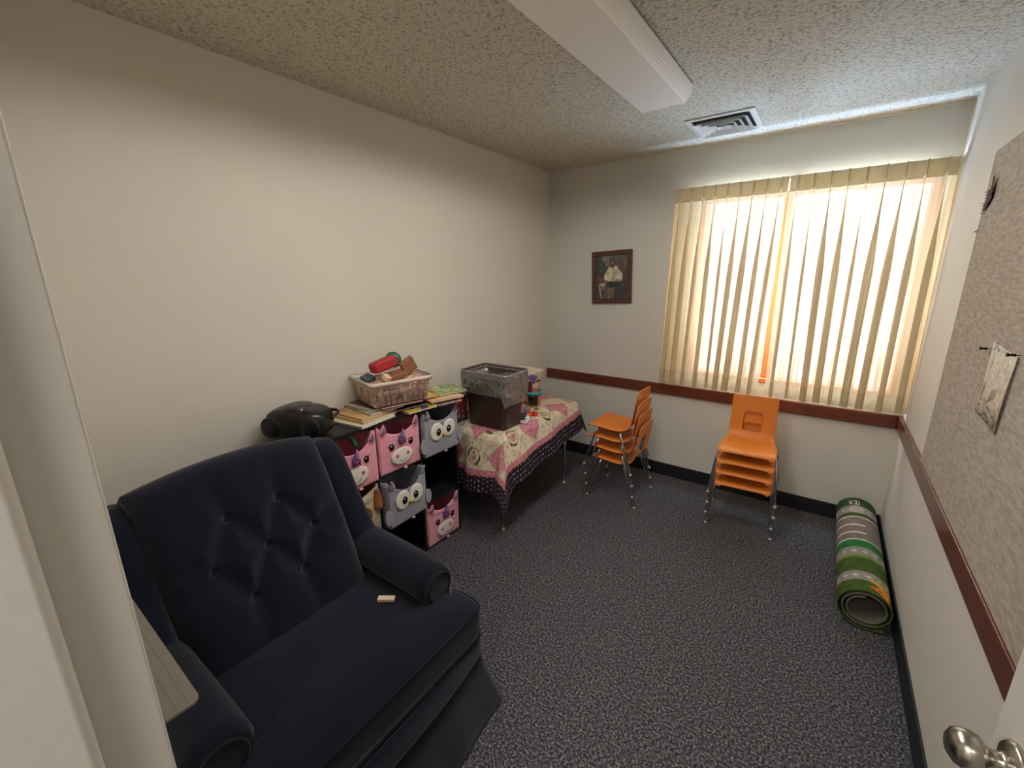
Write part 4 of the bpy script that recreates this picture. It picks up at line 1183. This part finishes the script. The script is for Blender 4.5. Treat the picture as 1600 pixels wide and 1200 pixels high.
book('cream orange book with black line drawings at the right of the tub', 0.330, 1.800, T0+0.0230, -14, 0.26, 0.215, 0.009, ((222, 176, 128), (40, 30, 26), (200, 120, 70)), 'scribble')
book('yellow book half hidden under the right end of the tub', 0.262, 1.690, T0+0.0416, -10, 0.22, 0.200, 0.009, ((214, 176, 60), (190, 140, 50), (230, 200, 110)), 'blobs')
book('green leafy covered book at the far right end of the pile', 0.285, 1.900, T0+0.0350, -18, 0.20, 0.190, 0.009, ((150, 168, 110), (106, 140, 76), (206, 190, 160)), 'green', tilt=0)
book('dark red book directly under the clear tub', 0.275, 1.512, T0+0.0520, -14, 0.245, 0.235, 0.009, ((150, 34, 38), (190, 170, 150), (120, 30, 30)), 'plain')

# ------------------------------------------------------------------ clear tub of blocks
TA = R(-14)
tz = T0+0.0620
tubr = empty('storage_tub', (0.182, 1.655, tz), TA, 'clear plastic tub heaped with wooden blocks on top of the books', 'plastic tub')
TLX, TLY, TH = 0.146, 0.172, 0.135       # half sizes at the rim
def rrect(a, b, r, n=8):
    P = []
    for (sx, sy, st_) in ((1, 1, 0), (-1, 1, 90), (-1, -1, 180), (1, -1, 270)):
        for k in range(n+1):
            t_ = R(st_+90*k/n); P.append((sx*(a-r)+r*math.cos(t_), sy*(b-r)+r*math.sin(t_)))
    return P
def loftbox(mb, levels, r, close_bottom=True):
    """levels: (halfx, halfy, z)"""
    base = len(mb.v); n = None
    for (a, b, z) in levels:
        P = rrect(a, b, min(r, a*0.9, b*0.9)); n = len(P)
        mb.v += [(x, y, z) for x, y in P]
    for i in range(len(levels)-1):
        for k in range(n): mb.f.append((base+i*n+k, base+i*n+(k+1) % n, base+(i+1)*n+(k+1) % n, base+(i+1)*n+k)); mb.mi.append(0)
    if close_bottom: mb.f.append(tuple(base+n-1-k for k in range(n))); mb.mi.append(0)
    return mb
loftbox(MB(), [(TLX-0.026, TLY-0.026, 0.0), (TLX-0.018, TLY-0.018, 0.006), (TLX-0.004, TLY-0.005, TH-0.020)], 0.028).build('tub_body', M['tub'], tubr, smooth=True)
loftbox(MB(), [(TLX-0.004, TLY-0.005, TH-0.022), (TLX+0.006, TLY+0.006, TH-0.022), (TLX+0.008, TLY+0.008, TH-0.004), (TLX+0.002, TLY+0.002, TH)], 0.032, False).build('tub_rim', M['tubrim'], tubr, smooth=True, solid=0.0018)
mt = T(0.182, 1.655, tz) @ RZ(TA)
rnd = random.Random(21)
bs_ = 0.0255
bmesh_v = MB().box(-bs_/2, bs_/2, -bs_/2, bs_/2, -bs_/2, bs_/2)
def mk_block(mm, sx=1.0):
    o = MB().box(-bs_/2*sx, bs_/2*sx, -bs_/2, bs_/2, -bs_/2, bs_/2).build('toy_block', mm, None, bevel=0.0012, seg=1)
    return o
protos = [mk_block(M['block']), mk_block(M['block2']), mk_block(M['block3']), mk_block(M['block2'], 1.75)]
firsts = [True]*4
for lv in range(4):
    hz = 0.016+lv*0.0272
    hx = TLX-0.037+0.016*hz/TH; hy = TLY-0.037+0.016*hz/TH
    nx = int(2*hx/0.0285); ny = int(2*hy/0.0285)
    for i in range(nx+1):
        for j in range(ny+1):
            if lv < 3 and i < nx-1 and j > 1: continue            # the core cannot be seen
            if rnd.random() < 0.13: continue
            x = -hx+2*hx*i/nx+rnd.uniform(-.0010, .0010); y = -hy+2*hy*j/ny+rnd.uniform(-.0010, .0010)
            k = rnd.choice((0, 0, 0, 1, 2, 2))
            if firsts[k]: o = protos[k]; firsts[k] = False
            else:
                o = protos[k].copy(); C.objects.link(o)
            p = mt @ Vector((x, y, hz+rnd.uniform(0, 0.001)+(rnd.uniform(0, 0.006) if lv == 3 else 0)))
            o.location = p; o.rotation_euler = (rnd.choice((0, 0, 0.12, -0.1)), rnd.uniform(-.05, .05), TA+rnd.uniform(-.14, .14))
            tag(o, 'small natural wood block jumbled inside the clear plastic tub', 'toy block', 'wood blocks in the clear tub')
# marked double block against the tub's side
o = protos[3]; o.location = mt @ Vector((TLX-0.030, 0.010, 0.016+0.0272*2+0.001)); o.rotation_euler = (0, 0, TA+R(90))
tag(o, 'longer pale wood block with a dark stroke, against the tub side', 'toy block')
# larger pieces heaped on top
def slab(name, label, c, size, rot, m, cat='wooden block', bevel=0.004, tube=None):
    o = MB().box(-size[0]/2, size[0]/2, -size[1]/2, size[1]/2, -size[2]/2, size[2]/2).build(name, m, None, bevel=bevel, seg=3)
    o.location = mt @ Vector(c); o.rotation_euler = rot
    return tag(o, label, cat)
slab('wooden_block', 'big square brown wood block standing on edge at the right of the heap', (0.010, 0.100, 0.172), (0.032, 0.080, 0.080), (R(30), R(8), TA+R(4)), M['brownwood'])
slab('wooden_block', 'brown wood wedge block lying flat in the middle of the heap', (0.040, 0.010, 0.138), (0.070, 0.105, 0.026), (R(6), R(10), TA+R(6)), M['brownwood'])
slab('wooden_block', 'cream wood block tipped over the front rim of the tub', (0.070, -0.055, 0.138), (0.040, 0.034, 0.026), (R(-12), R(30), TA+R(14)), M['block2'], bevel=0.002)
slab('wooden_block', 'slate blue flat block at the left rim of the tub', (-0.020, -0.118, 0.130), (0.070, 0.050, 0.020), (R(14), R(10), TA+R(12)), M['slate'], bevel=0.002)
slab('wooden_block', 'pale pink wood block at the back right of the heap', (-0.040, 0.120, 0.132), (0.05, 0.04, 0.03), (R(10), 0, TA), M['block'], bevel=0.002)
# red soft pouch toy
rp = empty('toy_pouch', mt @ Vector((0.020, -0.045, 0.200)), TA+R(4), 'bright red soft rectangular pouch toy on top of the heap in the tub', 'toy')
rp.rotation_euler = (R(14), R(-6), TA+R(4))
def pch(u, v):
    a = 2*PI*u; b_ = (v-0.5)*PI*0.998; sg = lambda q, e: math.copysign(abs(q)**e, q)
    x = 0.040*sg(math.cos(b_), 0.35)*sg(math.cos(a), 0.4); z = 0.030*sg(math.cos(b_), 0.35)*sg(math.sin(a), 0.4); y = 0.072*sg(math.sin(b_), 0.5)
    return (x*(1+0.04*math.sin(y*90)), y, z)
MB().grid(pch, 40, 26, closeu=True).build('pouch', M['red'], rp, smooth=True, weld=True)
rr = MB(); rr.tube([(0.034, 0.070, 0.012), (0.0, 0.078, 0.0), (-0.03, 0.070, -0.012)], 0.005, 8); rr.build('fold', M['redp'], rp, smooth=True)
gd = MB().lathe([(0.001, 0.0), (0.042, 0.0), (0.045, 0.003), (0.042, 0.006), (0.001, 0.006)], 36)
o = gd.build('toy_disc', M['greenfelt'], None, smooth=True); o.location = mt @ Vector((-0.045, 0.040, 0.204)); o.rotation_euler = (R(4), R(68), TA+R(-6))
tag(o, 'dark green round disc standing behind the red pouch in the tub', 'toy')

# ------------------------------------------------------------------ activity table with quilt
TZ = 0.640
tx0, tx1, ty0, ty1 = 0.030, 0.545, 2.150, 3.090
tb = empty('activity_table', ((tx0+tx1)/2, (ty0+ty1)/2, 0), 0, 'low table with slim chrome legs under the pink patchwork quilt', 'table')
tcx, tcy = tb.location.x, tb.location.y
MB().box(tx0-tcx, tx1-tcx, ty0-tcy, ty1-tcy, TZ-0.030, TZ-0.004).build('tabletop', M['dark_grey'], tb, bevel=0.01, seg=3)
for x, y in ((0.535, 2.168), (0.535, 2.965), (0.07, 2.168), (0.07, 2.965)):
    lg = MB().tube([(x-tcx, y-tcy, TZ-0.03), (x-tcx, y-tcy, 0.26), (x-tcx, y-tcy, 0.02)], [0.0125, 0.0105, 0.0085], 12).build('leg', M['chrome'], tb, smooth=True)
    MB().lathe([(0.006, 0.022), (0.013, 0.018), (0.013, 0.008), (0.016, 0.004), (0.015, 0), (0.001, 0)], 14, T(x-tcx, y-tcy, 0)).build('glide', M['glide'], lg, smooth=True)
# quilt: planar square cloth, skewed on the table, folded down over the edges
QA = math.atan2(-0.13, 1.33)
qc = Vector((0.885, 1.835))           # planar near front corner of the cloth
qy = Vector((math.sin(-QA)*-1, math.cos(QA)))   # along the table
qy = Vector((-0.105, 0.9945)); qx = Vector((-0.9945, -0.105))
QL, QW = 1.46, 0.87
def quilt_pos(u, v):
    p = qc+qx*(u*QW)+qy*(v*QL)
    cxp = clamp(p.x, tx0, tx1); cyp = clamp(p.y, ty0, ty1)
    if p.x < tx0: p = Vector((tx0+0.0+(p.x-tx0)*0.02, p.y)); cxp = p.x
    d = Vector((p.x-cxp, p.y-cyp)); L_ = d.length
    wr = 0.0012*noise.noise(Vector((p.x*16, p.y*16, 0)))
    if L_ < 1e-6:
        return (p.x, p.y, TZ+0.003+abs(wr)*2)
    n_ = d/L_; r_ = 0.014
    arc = r_*PI/2
    if L_ < arc:
        a = L_/r_; return (cxp+n_.x*r_*math.sin(a), cyp+n_.y*r_*math.sin(a), TZ+0.003-r_*(1-math.cos(a)))
    dn = L_-arc
    # wavy hang, stronger lower down; corners fan outwards
    s_along = p.x*n_.y*1.0-p.y*n_.x*1.0
    ang_ = math.atan2(n_.y, n_.x)
    corner = abs(math.sin(2*ang_))
    wave = 0.020*math.sin((p.y if abs(n_.x) > abs(n_.y) else p.x)*17+1.0)*min(dn/0.18, 1)*(1-corner)
    wave += corner*0.030*math.cos(ang_*6)*min(dn/0.2, 1)
    o_ = r_+(0.30 if cxp > 0.34 else 0.10+0.20*sstep(0.26, 0.34, cxp))*dn+wave*0.45+0.008
    if cxp < 0.34: o_ = min(o_, 0.085)
    return (cxp+n_.x*o_, cyp+n_.y*o_, TZ+0.003-r_-dn*0.95)
QN, QM = 150, 220
quilt = MB().grid(quilt_pos, QN, QM).build('patchwork_quilt', M['quilt'], None, smooth=True, solid=0.004, offset=1)
tag(quilt, 'pink and cream patchwork quilt with a dark flowered border draped askew over the table', 'quilt')
def qcol(i):
    u = (i % (QN+1))/QN; v = (i//(QN+1))/QM
    a = u*QW; b = v*QL
    e = min(a, b, QW-a, QL-b)
    n = noise.noise(Vector((a*60, b*60, 0))); n3 = noise.noise(Vector((a*22, b*22, 7)))
    if e < 0.105:
        # dark border sprigged with small pale flowers
        gx, gy = (a*34) % 1-0.5, ((b+0.5*(int(a*34) % 2)/34)*34) % 1-0.5
        gx += 0.25*noise.noise(Vector((a*40, b*40, 2))); gy += 0.25*noise.noise(Vector((a*40, b*40, 9)))
        if gx*gx+gy*gy < 0.045+0.03*n3: return (146, 122, 126)
        return (34, 30, 38) if n > -0.2 else (46, 40, 46)
    if e < 0.142: return (206, 138, 142) if n > 0 else (184, 108, 116)
    # cream sashing and squares on point
    cell = 0.215
    p = (a-0.142-0.02)/cell; q = (b-0.142+0.03)/cell
    rx_, ry_ = (p-q)/1.0, (p+q)/1.0
    fx_, fy_ = (p % 1)-0.5, (q % 1)-0.5
    k = (int(math.floor(p))+int(math.floor(q))) % 2
    if e > 0.150:
        if k == 0 and abs(fx_)+abs(fy_) < 0.50: return (214, 150, 154) if n > 0.05 else (192, 118, 130)
        if k == 1:
            # wreath motif round a small figure
            rr_ = math.hypot(fx_, fy_*0.85); an = math.atan2(fy_, fx_)
            if 0.205 < rr_ < 0.245 and (math.sin(an*2+0.6) > 0.1): return (40, 36, 50)
            if 0.180 < rr_ < 0.205: return (120, 110, 96)
            if math.hypot(fx_*1.1, fy_*0.7) < 0.11: return (206, 158, 132) if n > -0.1 else (160, 110, 90)
        if abs(abs(fx_)+abs(fy_)-0.52) < 0.02: return (176, 160, 128)
    if n > 0.42: return (150, 146, 112)
    return (224, 207, 180) if n3 > -0.1 else (210, 193, 164)
paint(quilt, qcol)

# ------------------------------------------------------------------ waste bin with liner
wa = R(1)
ws = empty('waste_bin', (0.352, 2.335, TZ+0.0085), wa, 'dark brown rectangular waste bin with a clear bag liner on the table', 'waste bin')
WHT = 0.365
ins = [(0.098, 0.138, 0.0), (0.100, 0.140, 0.004), (0.118, 0.158, WHT-0.02), (0.128, 0.168, WHT-0.018), (0.130, 0.170, WHT)]
# long side faces the camera: half x, half y swapped so that the long side runs along x
ins = [(b*1.04, a*0.98, z) for a, b, z in ins]
loftbox(MB(), ins, 0.022).build('bin_body', M['brown_bin'], ws, smooth=True, solid=0.003)
for x in (-0.06, 0.06):
    for s in (-1, 1):
        MB().box(x-0.004, x+0.004, s*0.098-0.003, s*0.098+0.003, 0.01, 0.06).build('rib', M['brown_bin'], ws) if False else None
def liner(u, v):
    """v 0 = outside hem, 0.5 = over the rim, 1 = down inside"""
    P = rrect(0.177, 0.127, 0.028, 10); n = len(P); i = u*n; k = int(i) % n; f_ = i-int(i)
    x = P[k][0]*(1-f_)+P[(k+1) % n][0]*f_; y = P[k][1]*(1-f_)+P[(k+1) % n][1]*f_
    hem = 0.185+0.030*math.sin(2*PI*u*2+2.2)+0.014*math.sin(2*PI*u*5)
    cr = 1.5*noise.noise(Vector((x*30, y*30, v*5)))+0.8*noise.noise(Vector((x*90, y*90, v*11)))
    if v < 0.5:
        q = v/0.5; z = WHT+0.006-(1-q)*hem; k_ = 1.035-0.10*(1-q)*0.55+0.02*math.sin(PI*q)
        z += 0.002*cr
        off = 0.008*cr*math.sin(PI*min(q*1.2, 1))+0.004
        nn = Vector((x, y)).normalized()
        # nothing may dip inside the bin wall
        return (x*k_+nn.x*max(off, 0.0), y*k_+nn.y*max(off, 0.0), z)
    q = (v-0.5)/0.5; k_ = 1.035-0.10*sstep(0, 0.12, q)-0.26*q
    z = WHT+0.006-q*0.30
    off = -abs(0.014*cr)*sstep(0.03, 0.3, q)
    nn = Vector((x, y)).normalized()
    return (x*k_+nn.x*off, y*k_+nn.y*off, z)
MB().grid(liner, 132, 50, closeu=True).build('bag_liner', M['liner'], ws, smooth=True)

# ------------------------------------------------------------------ ivory tub, toys and clutter behind the bin
qz = TZ+0.0085
ib = empty('toy_tub', (0.150, 2.900, qz), 0, 'ivory plastic tub with a handle slot at the far corner of the table', 'plastic tub')
lv_ = [(0.085, 0.125, 0.0), (0.092, 0.134, 0.008), (0.102, 0.150, 0.08), (0.118, 0.176, 0.195), (0.126, 0.186, 0.215), (0.128, 0.188, 0.222)]
loftbox(MB(), lv_, 0.040).build('tub_body', M['white_bin'], ib, smooth=True, solid=0.003)
MB().box(0.1165, 0.1185, 0.060, 0.125, 0.140, 0.152).build('handle_slot', M['dark_grey'], ib, bevel=0.0009)
# orange toy cup with teal rim
cup = empty('toy_cup', (0.338, 2.815, qz), 0, 'orange toy cup with a teal rim and black band beside the ivory tub', 'toy')
MB().lathe([(0.001, 0), (0.044, 0.0), (0.050, 0.006), (0.062, 0.105), (0.058, 0.105), (0.046, 0.008), (0.001, 0.006)], 30).build('cup_body', M['orangetoy'], cup, smooth=True)
MB().lathe([(0.060, 0.092), (0.070, 0.094), (0.074, 0.104), (0.072, 0.116), (0.062, 0.118), (0.058, 0.108)], 30, cap=False).build('cup_rim', M['teal'], cup, smooth=True)
mb = MB(); mb.grid(lambda u, v: ((0.0535+0.010*v)*math.cos(R(-95)+R(75)*u), (0.0535+0.010*v)*math.sin(R(-95)+R(75)*u), 0.014+0.075*v), 14, 4)
mb.build('dark_panel', M['eye'], cup, smooth=True, solid=0.002)
def clutter(name, label, m, loc, rot, kind, size, group=None):
    mb = MB()
    if kind == 'stick': mb.tube([(0, 0, -size[0]/2), (0, 0, size[0]/2)], size[1], 10)
    elif kind == 'ell': mb.ellipsoid((0, 0, 0), size, 16, 10)
    elif kind == 'box': mb.box(-size[0]/2, size[0]/2, -size[1]/2, size[1]/2, -size[2]/2, size[2]/2)
    elif kind == 'gun':
        mb.box(-0.055, 0.055, -0.012, 0.012, -0.010, 0.018); mb.box(0.020, 0.048, -0.010, 0.010, -0.045, -0.008); mb.box(-0.075, -0.052, -0.009, 0.009, -0.004, 0.012); mb.box(-0.010, 0.012, -0.008, 0.008, 0.016, 0.028)
    elif kind == 'car':
        mb.box(-0.034, 0.034, -0.016, 0.016, 0.006, 0.018); mb.box(-0.016, 0.018, -0.014, 0.014, 0.018, 0.030)
        for x in (-0.02, 0.02): mb.tube([(x, -0.019, 0.007), (x, 0.019, 0.007)], 0.007, 12)
    elif kind == 'ring': mb.tube([(size[0]*math.cos(R(k)), size[0]*math.sin(R(k)), 0) for k in range(0, 361, 20)], size[1], 8, cap=False)
    o = mb.build(name, m, None, bevel=0.002 if kind in ('box', 'gun', 'car') else 0, smooth=kind in ('stick', 'ell', 'ring'))
    o.location = loc; o.rotation_euler = rot
    return tag(o, label, 'toy', group)
clutter('toy_stick', 'orange toy stick leaning upright out of the teal rimmed cup', M['orangetoy'], (0.338, 2.812, qz+0.115), (R(8), R(-6), 0), 'stick', (0.17, 0.006))
clutter('toy_stick', 'orange toy stick slanting to the right out of the teal rimmed cup', M['orangetoy'], (0.352, 2.835, qz+0.112), (R(-30), R(6), 0), 'stick', (0.15, 0.006))
clutter('toy_tool', 'purple plastic toy tool perched above the orange cup', M['purpletoy'], (0.325, 2.800, qz+0.212), (R(10), R(6), R(78)), 'gun', ())
clutter('toy_block', 'dark maroon toy block standing in the orange cup', mat('maroon_toy', (90, 44, 52), 0.5), (0.325, 2.790, qz+0.135), (R(6), R(8), R(10)), 'box', (0.024, 0.024, 0.11))
cl = [('toy_car', 'red toy car in the jumble beside the waste bin', 'redp', 'car', (), (0.445, 2.600)), ('toy_car', 'orange toy car in the jumble beside the waste bin', 'orangetoy', 'car', (), (0.470, 2.560)),
      ('toy_figure', 'dark grey toy lump in the jumble beside the waste bin', 'dark_grey', 'ell', (0.024, 0.03, 0.018), (0.440, 2.520)), ('toy_figure', 'pale grey toy lump at the back of the jumble', 'greytoy', 'ell', (0.026, 0.022, 0.024), (0.400, 2.650)),
      ('toy_brick', 'yellow toy brick at the right of the jumble', 'yellowtoy', 'box', (0.028, 0.028, 0.024), (0.472, 2.655)), ('toy_brick', 'crimson toy brick in the jumble', 'redp', 'box', (0.03, 0.026, 0.03), (0.485, 2.610)),
      ('toy_brick', 'white toy brick at the near side of the jumble', 'whitetoy', 'box', (0.036, 0.028, 0.020), (0.500, 2.500)), ('toy_ring', 'white toy ring lying on the quilt near the bin', 'whitetoy', 'ring', (0.020, 0.005), (0.505, 2.450)),
      ('toy_brick', 'silver grey toy block standing in the jumble', 'greytoy', 'box', (0.024, 0.05, 0.04), (0.420, 2.600)), ('toy_ring', 'orange toy ring leaning in the jumble', 'orangetoy', 'ring', (0.020, 0.006), (0.430, 2.560)),
      ('toy_brick', 'blue grey toy brick in the jumble', 'slate', 'box', (0.026, 0.03, 0.03), (0.450, 2.685)), ('toy_figure', 'small white toy knob beside the dark lump', 'whitetoy', 'ell', (0.014, 0.014, 0.012), (0.480, 2.530)),
      ('toy_brick', 'black toy brick behind the white one', 'dark_grey', 'box', (0.03, 0.03, 0.022), (0.470, 2.480))]
rnd = random.Random(4)
for nm, lb, mm, kd, sz, (x, y) in cl:
    hz = {'car': 0.0, 'ell': sz[2] if kd == 'ell' else 0, 'box': sz[2]/2 if kd == 'box' else 0, 'ring': 0.006}[kd]
    clutter(nm, lb, M[mm], (x, y, qz+hz+0.0005), (0, 0, rnd.uniform(-1.2, 1.2)), kd, sz, 'toys jumbled on the quilt')
# tall picture books standing between the shelf and the waste bin
for k, (lb, x, col) in enumerate((('red and white tall picture book standing behind the shelf end', 0.135, ((206, 196, 176), (150, 36, 44), (60, 70, 60))), ('dark red tall book leaning beside the red and white one', 0.104, ((120, 34, 40), (60, 50, 50), (190, 170, 150))))):
    b = empty('tall_book', (x, 2.185+0.006*k, qz), 0, lb, 'book', 'tall books behind the shelf')
    MB().box(-0.010, 0.010, -0.0, 0.105, 0.002, 0.238-0.01*k).build('pages', M['paper'], b)
    c = MB()
    c.grid(lambda u, v: (0.011, -0.002+u*0.110, v*(0.242-0.01*k)), 12, 24); c.grid(lambda u, v: (-0.011, -0.002+u*0.110, v*(0.242-0.01*k)), 12, 24); c.grid(lambda u, v: (-0.011+0.022*u, -0.002, v*(0.242-0.01*k)), 4, 24)
    co = c.build('cover', M['cover'], b, solid=0.001)
    nv = []
    for vtx in co.data.vertices: nv.append(tuple(vtx.co))
    def f(i, nv=nv, col=col):
        x_, y_, z_ = nv[i]
        if z_ < 0.022: return (24, 70, 50)
        if z_ > 0.165: return col[0]
        if z_ > 0.130: return (176, 40, 52)
        n = noise.noise(Vector((y_*60, z_*40, 3)))
        return col[1] if n > 0 else (col[2] if n > -0.3 else (190, 180, 160))
    paint(co, f)
# black cords
cd = MB().tube(bez([(0.292, 1.985, CZ+0.006), (0.285, 2.015, CZ+0.016), (0.270, 2.040, CZ+0.006), (0.262, 2.047, CZ-0.05), (0.258, 2.048, CZ-0.10)], 6), 0.004, 8).build('cord', M['cord'], None, smooth=True)
tag(cd, 'black cord looping off the near end of the shelf top', 'cord')
cd = MB().tube(bez([(0.400, 2.185, qz+0.003), (0.430, 2.180, qz+0.003), (0.445, 2.170, qz+0.003), (0.470, 2.168, qz+0.003), (0.440, 2.158, qz+0.003), (0.425, 2.162, qz+0.003)], 6), 0.0026, 8).build('cord', M['cord'], None, smooth=True)
tag(cd, 'short black ribbon curled on the quilt at the foot of the waste bin', 'ribbon')
